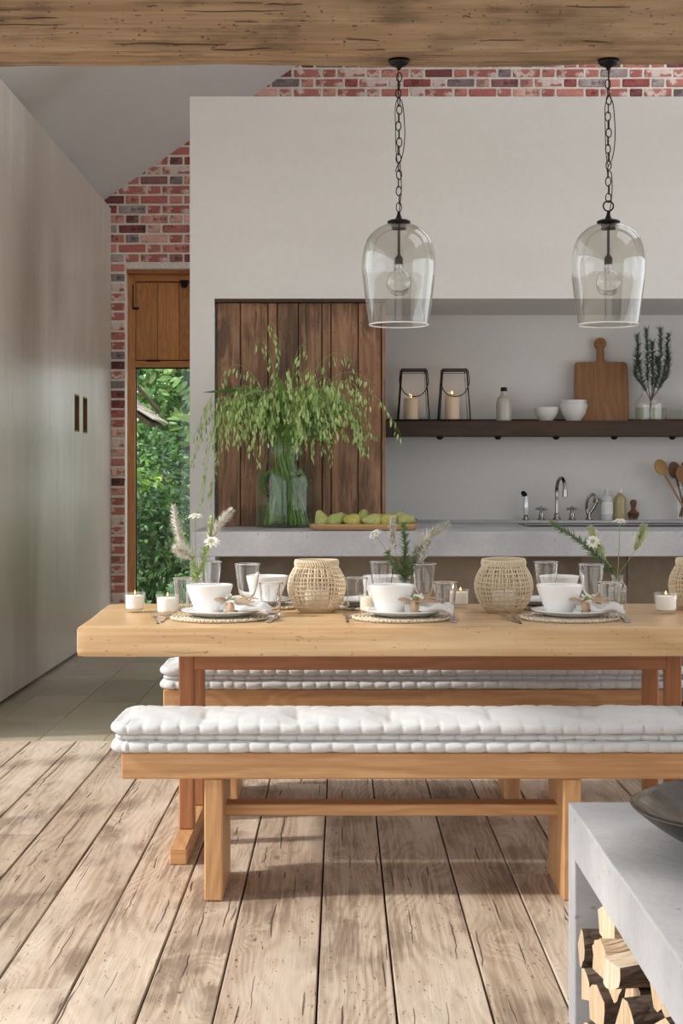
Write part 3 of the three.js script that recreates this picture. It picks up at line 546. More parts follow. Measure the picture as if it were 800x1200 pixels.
  const R = 0.252, H = 0.082, prof = []; for (let i = 0; i <= 24; i++) { const q = i / 24; prof.push([0.05 + (R - 0.05) * q, 0.002 + H * Math.pow(q, 2.1)]); }
  const inner = prof.slice().reverse().map(([x, y]) => [Math.max(0, x - 0.008), y + 0.009]);
  const g = lathe([[0, 0.002], ...prof, [R + 0.002, H + 0.008], ...inner, [0, 0.012]], 72); noisy(g, 0.004, 9, 4); g.rotateZ(0.0);
  const p = g.attributes.position, uv = g.attributes.uv; for (let i = 0; i < p.count; i++) uv.setXY(i, p.getX(i), p.getZ(i));
  part('bowl', mergeVertices(g), texMat(tB, 0.32, 0.004, { metalness: 0.75 }), t);
}
// pendant lamps
function pendant(x, ring, label) {
  const t = thing('pendant_lamp', label, 'lamp', [x, 1.685, -5.01], 0);     // origin at the bottom edge of the glass
  const outer = smoothProfile([[0.097, 0], [0.104, 0.045], [0.113, 0.11], [0.1205, 0.175], [0.119, 0.225], [0.106, 0.275], [0.079, 0.308], [0.045, 0.326], [0.028, 0.330]], 48);
  const shade = lathe([[0.0955, 0.0005], ...outer, ...outer.slice().reverse().map(([a, b]) => [Math.max(0.02, a - 0.0022), b - (b > 0.3 ? 0.002 : 0)])], 72);
  const sh = part('glass_shade', shade, phys({ color: 0xf4f4f2, transmission: 1, thickness: 0, roughness: 0.015, ior: 1.6 }), t, 'clear blown glass bell shade');
  part('shade_lip', new THREE.TorusGeometry(0.0965, 0.0022, 8, 72).rotateX(Math.PI / 2), phys({ color: 0xffffff, roughness: 0.15, transmission: 0.3, thickness: 0 }), sh);
  part('cap', [lathe([[0, 0.322], [0.024, 0.322], [0.026, 0.330], [0.037, 0.331], [0.038, 0.337], [0.030, 0.341], [0.012, 0.344], [0.007, 0.356], [0.004, 0.37], [0, 0.37]], 32), cyl(0.024, 0.024, 0.006, 24, 0, 0.314, 0)], M.iron, t);
  part('stem', cyl(0.0045, 0.0045, 0.10, 12, 0, 0.265, 0), M.iron, t);
  part('bulb_holder', lathe([[0, 0.228], [0.006, 0.228], [0.009, 0.222], [0.0135, 0.218], [0.0135, 0.206], [0.0125, 0.204], [0.0135, 0.202], [0.0125, 0.196], [0, 0.196]], 24), M.black, t);
  const bo = smoothProfile([[0.0, 0.0942], [0.012, 0.0955], [0.030, 0.106], [0.0405, 0.135], [0.033, 0.163], [0.016, 0.180], [0.0115, 0.198]], 34), b = part('bulb', lathe([...bo, ...bo.slice().reverse().map(([a, y]) => [Math.max(0, a * 0.965), 0.135 + (y - 0.135) * 0.965])], 44), M.solidGlass, t, 'clear round glass bulb, unlit');
  part('filament', [tube([[0, 0.197, 0], [0, 0.165, 0]], 0.002, 4, 6), tube([[-0.006, 0.165, 0], [-0.009, 0.125, 0.004], [0, 0.15, 0.006], [0.008, 0.122, 0], [0.006, 0.165, 0]], 0.0006, 30, 5)], std({ color: 0x9a8a70, metalness: 0.8, roughness: 0.3 }), b);
  // chain up to the beam
  const top = 2.545 - 1.685, y0 = ring ? 0.406 : 0.375;
  if (ring) part('ring', new THREE.TorusGeometry(0.0165, 0.0026, 8, 28).translate(0, 0.387, 0), M.iron, t);
  const link = (w, h) => { const c = []; for (let i = 0; i < 16; i++) { const a = i / 16 * Math.PI * 2; c.push(V3(Math.cos(a) * w, Math.sin(a) * h, 0)); } return tube(c, 0.0019, 28, 6, true); };
  const lg = link(0.0085, 0.0155), lg2 = lg.clone().rotateY(Math.PI / 2.3), pitch = 0.0265; let k = 0;
  for (let y = y0 + 0.008; y < top - 0.03; y += pitch, k++) { const m = part('chain_link', k % 2 ? lg2 : lg, M.iron, t); m.position.set(0.0015 * Math.sin(k * 1.7), y, 0); m.rotation.y = 0.25 * Math.sin(k * 2.3); }
  const c = [[0, 0.36, 0.003], [0.008, 0.45, 0.006], [0.001, 0.50, 0.007], [-0.010, 0.497, 0.007], [-0.006, 0.515, 0.007], [0.008, 0.54, 0.006], [0.0185, 0.60, 0.004], [0.0165, 0.68, 0.004], [0.010, 0.725, 0.004], [0, 0.745, 0.004], [-0.003, 0.80, 0.003], [0, top - 0.012, 0.002]];
  part('flex_cord', [tube(c.map(([a, y, z]) => [ring ? a * 0.9 + 0.004 : a, y, z]), 0.0017, 90, 6), tube([[0.0, 0.745, 0.005], [-0.010, 0.72, 0.005], [-0.011, 0.64, 0.005], [-0.008, 0.55, 0.006], [-0.002, 0.515, 0.006]], 0.0015, 40, 6)], M.black, t);
  part('ceiling_rose', lathe([[0, top - 0.030], [0.005, top - 0.030], [0.008, top - 0.022], [0.026, top - 0.014], [0.034, top - 0.006], [0.034, top + 0.004], [0, top + 0.004]], 32), M.black, t);
  return t;
}
pendant(0.187, false, 'clear glass bell pendant lamp on a chain, hanging in front of the boarded shutter edge');
pendant(0.87, true, 'clear glass bell pendant lamp on a chain, hanging above the chopping board');

// ---------- kitchen: on the counter ----------
const latheG = (pts, seg, m, name, parent, label) => part(name, lathe(pts, seg), m, parent, label);
// leaf blade: a long folded ribbon along a curve
function blade(pts, w, seg = 10, twist = 0, fold = 0.25) {
  const c = new THREE.CatmullRomCurve3(pts.map((p) => V3(...p))), pos = [], idx = [], up = V3(0, 1, 0), t = V3(), s = V3(), n = V3(), p = V3();
  for (let i = 0; i <= seg; i++) {
    const q = i / seg, ww = w * Math.pow(Math.sin(Math.PI * clamp(0.06 + 0.94 * q)), 0.7) + 0.0002;
    c.getPointAt(q, p); c.getTangentAt(q, t); s.crossVectors(t, up); if (s.lengthSq() < 1e-4) s.set(1, 0, 0); s.normalize(); n.crossVectors(s, t).normalize();
    s.applyAxisAngle(t, twist * (0.4 + q)); n.applyAxisAngle(t, twist * (0.4 + q));
    for (const k of [-1, 0, 1]) pos.push(p.x + s.x * ww * k + n.x * ww * fold * Math.abs(k), p.y + s.y * ww * k + n.y * ww * fold * Math.abs(k), p.z + s.z * ww * k + n.z * ww * fold * Math.abs(k));
  }
  for (let i = 0; i < seg; i++) for (let k = 0; k < 2; k++) { const a = i * 3 + k; idx.push(a, a + 1, a + 3, a + 1, a + 4, a + 3); }
  const g = new THREE.BufferGeometry(); g.setAttribute('position', new THREE.Float32BufferAttribute(pos, 3)); g.setIndex(idx); g.computeVertexNormals();
  g.setAttribute('uv', new THREE.BufferAttribute(new Float32Array(pos.length / 3 * 2), 2)); return g;
}
const leafMat = (c, o = {}) => phys({ color: c, roughness: 0.5, transmission: 0.35, thickness: 0, side: THREE.DoubleSide, ...o });
const G = { blade: leafMat(0x648f40), blade2: leafMat(0x7fa852), stem: std({ color: 0x94ae62, roughness: 0.6 }), spike: leafMat(0xcfe29a), spike2: leafMat(0xaccb76), rosemary: std({ color: 0x5d7446, roughness: 0.6 }), rosemaryDark: std({ color: 0x3f5038, roughness: 0.6 }), bark: std({ color: 0x6a5a48, roughness: 0.9 }) };
{
  const vx = -0.2956, vz = -8.0, t = thing('glass_vase', 'large clear shouldered glass vase half filled with water, on the counter by the shutter', 'vase', [vx, 0.93, vz]);
  const prof = smoothProfile([[0.148, 0.004], [0.1565, 0.02], [0.158, 0.12], [0.158, 0.24], [0.150, 0.285], [0.128, 0.325], [0.110, 0.362], [0.105, 0.40], [0.108, 0.435], [0.112, 0.452]], 50);
  part('glass', lathe([[0, 0.002], [0.14, 0.002], ...prof, ...prof.slice().reverse().map(([a, b]) => [a - 0.004, Math.max(0.012, b)]), [0, 0.012]], 64), phys({ color: 0xf3f7f3, transmission: 1, thickness: 0, roughness: 0.01, ior: 1.5, specularIntensity: 0.6 }), t, 'clear glass');
  part('rim', new THREE.TorusGeometry(0.110, 0.0028, 8, 60).rotateX(Math.PI / 2).translate(0, 0.452, 0), M.glass, t);
  part('water', lathe([[0, 0.014], [0.146, 0.014], [0.151, 0.03], [0.1525, 0.118], [0, 0.118]], 48), phys({ color: 0xe8f1e4, transmission: 1, thickness: 0, roughness: 0.0, ior: 1.33 }), t, 'clear water');
  const b = thing('grass_bouquet', 'loose bouquet of drooping green wild oat grass in the large glass vase', 'plant', [vx, 0.93, vz]);
  const r = rand(21), stems = [], spikes = [[], []], inside = [];
  const sp = new THREE.BufferGeometry(); { // flat pointed seed head hanging down
    const o = [0, 0, 0, -0.0042, -0.009, 0.0012, 0, -0.010, 0.0022, 0.0042, -0.009, 0.0012, -0.0032, -0.018, 0, 0.0032, -0.018, 0, 0, -0.027, 0, 0, -0.011, -0.0018], ix = [0, 1, 2, 0, 2, 3, 1, 4, 2, 2, 5, 3, 4, 6, 2, 2, 6, 5, 0, 7, 1, 0, 3, 7, 1, 7, 4, 3, 5, 7, 4, 7, 6, 5, 6, 7];
    sp.setAttribute('position', new THREE.Float32BufferAttribute(o, 3)); sp.setIndex(ix); sp.computeVertexNormals(); sp.setAttribute('uv', new THREE.BufferAttribute(new Float32Array(16), 2));
  }
  const spN = sp.toNonIndexed(); spN.computeVertexNormals();
  function stem(ax, az, peak, reach, droop) {
    // from the bottom of the vase, out of the mouth, up and over
    const l = Math.hypot(ax, az) || 1, dx = ax / l, dz = az / l, k = 0.5 + 0.5 * r();
    const f = [-dx * 0.11 * k, 0.02, -dz * 0.09 * k], m = [dx * 0.07 * (0.4 + 0.5 * r()), 0.44, dz * 0.07 * (0.4 + 0.5 * r())];
    const P = [f, [(f[0] + m[0]) / 2, 0.23, (f[2] + m[2]) / 2], m, [dx * reach * 0.42, 0.45 + peak * 0.78, dz * reach * 0.42], [dx * reach * 0.75, 0.45 + peak, dz * reach * 0.75], [dx * reach, 0.45 + peak - droop, dz * reach]];
    stems.push(taper(P, [0.0022, 0.002, 0.0018, 0.0014, 0.0009, 0.0005], 26, 5));
    const c = new THREE.CatmullRomCurve3(P.map((p) => V3(...p)));
    const n = 20 + Math.floor(r() * 14);
    for (let i = 0; i < n; i++) {
      const q = 0.62 + 0.38 * i / n, p = c.getPointAt(q), side = (i % 2 ? 1 : -1) * (0.006 + 0.022 * r() * (1.1 - (i / n))), drop = 0.008 + 0.035 * r(), a = r() * 6.28;
      const e = V3(p.x + side * Math.cos(a) + dx * 0.01, p.y - drop, p.z + side * Math.sin(a));
      if (e.z < -0.185) e.z = -0.185;
      stems.push(tube([p, [(p.x + e.x) / 2 + side * 0.3, p.y - drop * 0.3, (p.z + e.z) / 2], e], 0.0004, 4, 3));
      const g = spN.clone(); const sc = 1.0 + 0.6 * r(); g.scale(sc, sc, sc); g.rotateX((r() - 0.5) * 0.5); g.rotateZ((r() - 0.5) * 0.7); g.rotateY(r() * 6.28); g.translate(e.x, e.y, e.z); spikes[r() < 0.6 ? 0 : 1].push(g);
    }
  }
  // sideways and forward, never into the shutter behind
  const dirs = [];
  for (let i = 0; i < 78; i++) { const a = -0.25 + (Math.PI + 0.5) * r(), side = Math.abs(Math.cos(a)), reach = 0.16 + 0.30 * r() * (0.55 + 0.5 * side); dirs.push([Math.cos(a), Math.max(-0.25, Math.sin(a) * 0.7), 0.10 + 0.27 * r() * (1.15 - 0.4 * side), reach, 0.04 + 0.2 * r()]); }
  dirs.push([-1, 0.25, 0.22, 0.48, 0.33], [-1, 0.5, 0.14, 0.47, 0.48], [-1, 0.15, 0.26, 0.46, 0.22], [-0.9, 0.5, 0.10, 0.42, 0.40], [1, 0.3, 0.24, 0.62, 0.20], [1, 0.12, 0.36, 0.46, 0.06], [0.9, 0.5, 0.30, 0.50, 0.12], [1, 0.3, 0.20, 0.42, 0.25], [-0.35, 0.25, 0.62, 0.10, 0.04], [-0.5, 0.1, 0.54, 0.16, 0.06], [0.3, 0.2, 0.50, 0.14, 0.03], [0.75, 0.1, 0.46, 0.36, 0.05], [-0.8, 0.1, 0.40, 0.34, 0.10]);
  for (const d of dirs) stem(...d);
  for (let i = 0; i < 34; i++) { const a = r() * 6.28, q = 0.02 + 0.12 * r(); inside.push(taper([[Math.cos(a) * q, 0.016, Math.sin(a) * q], [Math.cos(a) * q * 0.6, 0.2, Math.sin(a) * q * 0.6], [Math.cos(a + 1) * 0.06, 0.43, Math.sin(a + 1) * 0.06], [Math.cos(a + 1) * 0.1, 0.55, Math.sin(a + 1) * 0.08]], [0.003, 0.0026, 0.002, 0.0012], 12, 5)); }
  part('stems', [...stems, ...inside], G.stem, b, undefined, 'stuff');
  part('seed_heads', spikes[0], G.spike, b, 'pale green hanging seed heads', 'stuff'); part('seed_heads', spikes[1], G.spike2, b, 'pale green hanging seed heads', 'stuff');
  for (let i = 0; i < 64; i++) {
    const a = -0.3 + (Math.PI + 0.6) * r(), up = 0.06 + 0.32 * r(), re = 0.10 + 0.26 * r(), dx = Math.cos(a), dz = Math.max(-0.3, Math.sin(a) * 0.8), mz = Math.max(-0.17, dz * re);
    part('leaf_blade', blade([[dx * 0.05, 0.42, dz * 0.05], [dx * re * 0.5, 0.45 + up * 0.7, mz * 0.5], [dx * re, 0.45 + up * (0.4 + 0.6 * r()), mz]], 0.012 + 0.010 * r(), 10, (r() - 0.5) * 1.5), r() < 0.5 ? G.blade : G.blade2, b);
  }
  for (const [dx, dz, re, up, end] of [[1, 0.3, 0.34, 0.10, 0.16], [0.9, 0.5, 0.30, 0.02, -0.02], [0.7, 0.6, 0.26, 0.22, 0.22], [-0.9, 0.4, 0.36, 0.20, 0.16], [-1, 0.2, 0.42, 0.24, 0.25], [-0.6, 0.6, 0.28, 0.14, 0.06], [0.35, 0.4, 0.16, 0.30, 0.34], [0.5, 0.2, 0.2, 0.33, 0.40], [-0.2, 0.4, 0.13, 0.28, 0.33], [0.1, 0.6, 0.2, 0.16, 0.14], [-0.4, 0.7, 0.24, 0.10, 0.0], [1, 0.1, 0.40, 0.2, 0.15]]) part('leaf_blade', blade([[dx * 0.05, 0.42, dz * 0.05], [dx * re * 0.5, 0.45 + up, dz * re * 0.5], [dx * re, 0.45 + end, dz * re]], 0.017, 12, 0.6), r() < 0.5 ? G.blade : G.blade2, b);
  for (let i = 0; i < 44; i++) { const a = r() * 6.28, q = 0.05 + 0.08 * r(); part('leaf_blade', blade([[Math.cos(a) * 0.04, 0.05 + 0.15 * r(), Math.sin(a) * 0.04], [Math.cos(a) * q, 0.16 + 0.1 * r(), Math.sin(a) * q], [Math.cos(a + 0.4) * q * 0.9, 0.26 + 0.08 * r(), Math.sin(a + 0.4) * q * 0.9]], 0.008 + 0.006 * r(), 8, r()), r() < 0.5 ? G.blade : G.blade2, b); }
}
// pears on a long wooden tray
{
  const t = thing('wooden_tray', 'long pale carved wooden tray of pears on the concrete counter', 'tray', [0.109, 0.93, -7.60]);
  const pos = [], N = 64, rows = [[0.80, 0.0], [0.93, 0.006], [1.0, 0.026], [1.0, 0.031], [0.965, 0.031], [0.90, 0.014], [0.6, 0.010], [0.02, 0.010]], idx = [];
  rows.unshift([0.02, 0]);
  for (const [k, y] of rows) for (let i = 0; i < N; i++) { const a = i / N * Math.PI * 2, c = Math.cos(a), s = Math.sin(a), q = Math.pow(Math.pow(Math.abs(c), 3.2) + Math.pow(Math.abs(s), 3.2), -1 / 3.2); pos.push(c * q * (0.268 - (1 - k) * 0.1) * (k < 0.5 ? k : 1), y, s * q * (0.105 - (1 - k) * 0.1) * (k < 0.5 ? k : 1)); }
  for (let q = 0; q + 1 < rows.length; q++) for (let i = 0; i < N; i++) { const a = q * N + i, b = q * N + (i + 1) % N; idx.push(a, a + N, b, b, a + N, b + N); }
  const g = new THREE.BufferGeometry(); g.setAttribute('position', new THREE.Float32BufferAttribute(pos, 3)); g.setIndex(idx); g.computeVertexNormals();
  part('tray', projUV(g, 'x'), tint(M.table, [0.85, 0.78, 0.72]), t);
  const tP = makeTex(256, 256, 1, 1, (u, v) => { const a = fbm(u, v, 4, 4, 4, 151), sp = sstep(0.68, 0.76, fbm(u, v, 60, 60, 2, 153)), ru = sstep(0.5, 0.75, fbm(u, v, 3, 3, 3, 157)); let c = mix3([184, 186, 118], [150, 156, 88], a); c = mix3(c, [168, 134, 70], ru * 0.6); return [...mix3(c, [110, 96, 52], sp * 0.6), 0.5]; });
  const mats = [texMat(tP, 0.45, 0.0002), texMat(tP, 0.45, 0.0002, { color: new THREE.Color(0.85, 0.95, 0.78) }), texMat(tP, 0.45, 0.0002, { color: new THREE.Color(1.12, 1.0, 0.72) })];
  const prof = smoothProfile([[0.0, -0.040], [0.016, -0.041], [0.033, -0.028], [0.038, -0.006], [0.031, 0.018], [0.021, 0.036], [0.015, 0.050], [0.006, 0.056], [0.0, 0.055]], 28), pg = lathe(prof, 28);
  { const p = pg.attributes.position, uv = pg.attributes.uv; }
  const st = taper([[0, 0.053, 0], [0.002, 0.064, 0], [0.006, 0.074, 0.002]], [0.0022, 0.0016, 0.002], 6, 6), cal = new THREE.ConeGeometry(0.006, 0.006, 6).rotateX(Math.PI).translate(0, -0.041, 0);
  const PS = [ // x, z, lean axis turn, lean, material, label
    [-0.205, 0.02, 2.4, 0.5, 0, 'plump green pear at the vase end of the tray, tipped towards the vase'], [-0.140, 0.035, 0.4, 0.9, 1, 'bright green pear second from the vase end of the tray'], [-0.105, -0.045, 1.8, 1.4, 1, 'green pear lying behind the others near the vase'],
    [-0.055, 0.045, 2.7, 1.45, 2, 'yellow russet pear lying in front with its base to the shutter edge'], [-0.01, -0.04, 0.2, 0.3, 1, 'dark green upright pear behind the russet one'], [0.045, 0.055, 3.0, 1.5, 0, 'small green pear lying at the front middle of the tray'],
    [0.075, -0.02, 1.2, 1.2, 0, 'green pear behind the small lying one'], [0.115, 0.045, 0.3, 1.2, 2, 'russet green pear with its eye facing out'], [0.165, -0.035, 1.0, 0.8, 0, 'pale green pear leaning behind the russet one'], [0.205, 0.035, 5.6, 1.35, 0, 'pear at the far right end of the tray by the alcove'],
  ];
  PS[9][5] = 'green pear at the tray end away from the vase';
  for (const [x, z, turn, lean, mi, l] of PS) {
    const y = 0.94 + (lean > 1 ? 0.036 : 0.037), o = thing('pear', l, 'pear', [0.109 + x, y, -7.60 + z], 0, 'pears on the tray');
    o.rotation.set(0, turn, 0); const e = new THREE.Euler(0, turn, -lean, 'YXZ'); o.quaternion.setFromEuler(e);
    part('fruit', pg, mats[mi], o); part('stalk', st, G.bark, o); part('eye', cal, G.bark, o);
  }
}
// taps
{
  const LZ = -8.925, LY = 0.945, grp = 'chrome taps behind the sink';
  const cross = (t, y) => { part('handle', [cyl(0.005, 0.005, 0.062, 10).rotateZ(Math.PI / 2).translate(0, y, 0), cyl(0.005, 0.005, 0.062, 10).rotateX(Math.PI / 2).translate(0, y, 0), ...[[0.031, 0], [-0.031, 0], [0, 0.031], [0, -0.031]].map(([a, b]) => sph(0.0085, a, y, b, 12, 8)), sph(0.011, 0, y + 0.004, 0, 14, 10)], M.chrome, t); };
  for (const [x, l] of [[1.16, 'chrome cross head tap between the hand spray and the swan neck spout'], [1.338, 'chrome cross head tap between the swan neck spout and the hooked tap']]) {
    const t = thing('cross_tap', l, 'tap', [x, LY, LZ], 0.5, grp);
    part('valve', lathe([[0, 0], [0.024, 0], [0.024, 0.006], [0.014, 0.014], [0.016, 0.03], [0.010, 0.045], [0.009, 0.066], [0, 0.066]], 28), M.chrome, t); cross(t, 0.066);
  }
  const s = thing('spout_tap', 'tall chrome swan neck kitchen spout', 'tap', [1.25, LY, LZ], 0, grp);
  part('base', lathe([[0, 0], [0.025, 0], [0.025, 0.007], [0.015, 0.016], [0.017, 0.03], [0.0125, 0.04], [0, 0.04]], 28), M.chrome, s);
  part('neck', tube([[0, 0.03, 0], [0, 0.13, 0], [0.0, 0.195, 0.006], [0.008, 0.236, 0.04], [0.018, 0.243, 0.085], [0.026, 0.215, 0.125], [0.028, 0.175, 0.135]], 0.0105, 60, 14), M.chrome, s);
  part('nozzle', cyl(0.0155, 0.0135, 0.042, 18, 0.028, 0.158, 0.136), M.chrome, s);
  const h = thing('hand_spray', 'slim chrome hand spray standing beside the cross head tap', 'tap', [1.07, LY, LZ], 0, grp);
  part('holder', lathe([[0, 0], [0.02, 0], [0.02, 0.006], [0.012, 0.016], [0.012, 0.03], [0, 0.03]], 24), M.chrome, h);
  part('grip', lathe(smoothProfile([[0.010, 0.03], [0.015, 0.06], [0.015, 0.09], [0.011, 0.125], [0.009, 0.14]], 20), 20), phys({ color: 0xe4e6e6, roughness: 0.15, metalness: 0.35, clearcoat: 1 }), h, 'pale porcelain grip');
  part('spray_head', [tube([[0, 0.138, 0], [-0.002, 0.152, 0.004], [-0.012, 0.158, 0.018]], 0.009, 12, 10), cyl(0.016, 0.012, 0.02, 16).rotateX(1.1).rotateY(-0.5).translate(-0.016, 0.155, 0.026)], M.black, h, 'dark spray head');
  const k = thing('hook_tap', 'chrome tap with a hooked spout and ribbed side lever', 'tap', [1.437, LY, LZ], 0, grp);
  part('base', lathe([[0, 0], [0.022, 0], [0.022, 0.006], [0.014, 0.014], [0.014, 0.04], [0.0, 0.04]], 24), M.chrome, k);
  part('spout', tube([[-0.004, 0.02, 0], [-0.014, 0.07, 0.0], [-0.006, 0.125, 0.006], [0.018, 0.150, 0.016], [0.036, 0.13, 0.03], [0.038, 0.10, 0.036]], 0.0085, 44, 12), M.chrome, k);
  part('lever', [tube([[0.0, 0.035, 0], [0.03, 0.075, 0.006], [0.042, 0.098, 0.01]], 0.011, 16, 12), cyl(0.007, 0.007, 0.05, 10).rotateZ(Math.PI / 2.4).translate(0.046, 0.104, 0.012), cyl(0.006, 0.006, 0.05, 10).rotateZ(-0.5).translate(0.044, 0.104, 0.012), sph(0.008, 0.067, 0.110, 0.012, 12, 8), sph(0.008, 0.032, 0.124, 0.012, 12, 8)], M.chrome, k);
}
// bottles, brush, jar of spoons beside the taps
{
  const LY = 0.945, LZ = -8.925;
  const bottle = (x, col, capCol, l, lab) => {
    const t = thing('soap_bottle', l, 'bottle', [x, LY, LZ]);
    const pr = smoothProfile([[0.030, 0.001], [0.0345, 0.006], [0.035, 0.06], [0.035, 0.115], [0.030, 0.135], [0.016, 0.150], [0.012, 0.158]], 30);
    part('body', lathe([[0, 0.001], ...pr, [0, 0.158]], 32), col, t); part('cap', lathe([[0, 0.156], [0.0135, 0.156], [0.0135, 0.172], [0.011, 0.178], [0, 0.178]], 20), capCol, t);
    if (lab) part('paper_label', new THREE.CylinderGeometry(0.0357, 0.0357, 0.07, 28, 1, true, -1.3, 2.6).translate(0, 0.07, 0), std({ color: 0xe3e0da, roughness: 0.8, side: THREE.DoubleSide }), t, 'blank pale paper label');
  };
  bottle(1.541, phys({ color: 0xe9eaea, roughness: 0.2, transmission: 0.4, thickness: 0 }), std({ color: 0xdcdcda, roughness: 0.5 }), 'milky white soap bottle next to the hooked tap', true);
  bottle(1.618, phys({ color: 0xd6c894, roughness: 0.12, transmission: 0.55, thickness: 0 }), std({ color: 0xe4e4e2, roughness: 0.5 }), 'pale amber soap bottle next to the scrubbing brush', false);
  const b = thing('scrubbing_brush', 'round wooden scrubbing brush with a turned handle beside the amber bottle', 'brush', [1.695, LY, LZ]);
  part('handle', lathe(smoothProfile([[0.029, 0.036], [0.031, 0.044], [0.018, 0.056], [0.013, 0.072], [0.018, 0.09], [0.020, 0.104], [0.012, 0.117], [0.0, 0.119]], 30), 28), std({ color: 0x6e4630, roughness: 0.5 }), b);
  const hair = []; const r = rand(61); for (let i = 0; i < 220; i++) { const a = r() * 6.28, q = Math.sqrt(r()) * 0.027; hair.push(new THREE.ConeGeometry(0.0012, 0.042, 3, 1, true).rotateX(Math.PI).rotateZ(-Math.cos(a) * q * 9).rotateX(Math.sin(a) * q * 9).translate(Math.cos(a) * q * 1.1, 0.020, Math.sin(a) * q * 1.1)); }
  part('bristles', hair, std({ color: 0x7a5a40, roughness: 0.9 }), b, undefined, 'stuff');
  const j = thing('utensil_jar', 'clear glass jar holding wooden spoons at the end of the taps', 'jar', [1.985, LY, LZ - 0.0]);
  part('glass', lathe([[0, 0.002], [0.052, 0.002], [0.056, 0.006], [0.057, 0.19], [0.0585, 0.194], [0.055, 0.194], [0.053, 0.012], [0, 0.010]], 36), M.glass, j);
  const spoon = (dx, dz, len, tilt, col, l, flat) => {
    const o = thing('wooden_spoon', l, 'spoon', [1.985 + dx, LY + 0.018, LZ + dz], 0, 'spoons in the glass jar'); o.rotation.set(0.06, 0, tilt);
    part('shaft', taper([[0, 0, 0], [0, len * 0.5, 0], [0, len, 0]], [0.0055, 0.006, 0.0065], 6, 8), std({ color: col, roughness: 0.6 }), o);
    const g = new THREE.SphereGeometry(1, 24, 16), p = g.attributes.position; for (let i = 0; i < p.count; i++) { const x = p.getX(i), y = p.getY(i), z = p.getZ(i); p.setXYZ(i, x * 0.036, y * 0.05, (z > 0 ? -0.4 + 0.75 * (x * x + y * y) : z) * (flat ? 0.006 : 0.015)); } g.computeVertexNormals(); g.translate(0, len + 0.042, 0);
    part('spoon_head', g, std({ color: col, roughness: 0.6 }), o);
  };
  spoon(0.028, 0.02, 0.29, 0.52, 0xa07a48, 'large pale wooden spoon leaning out of the jar over the brush'); spoon(0.02, -0.01, 0.24, 0.26, 0x6a4a32, 'dark brown spatula leaning out of the jar', true); spoon(0.015, 0.02, 0.21, 0.12, 0x8a6238, 'short brown wooden spoon in the jar', true); spoon(-0.01, 0.0, 0.25, -0.1, 0x5a2418, 'dark red wooden spoon in the jar'); spoon(-0.02, -0.015, 0.22, -0.3, 0x9c7444, 'light wooden spoon at the far side of the jar');
}
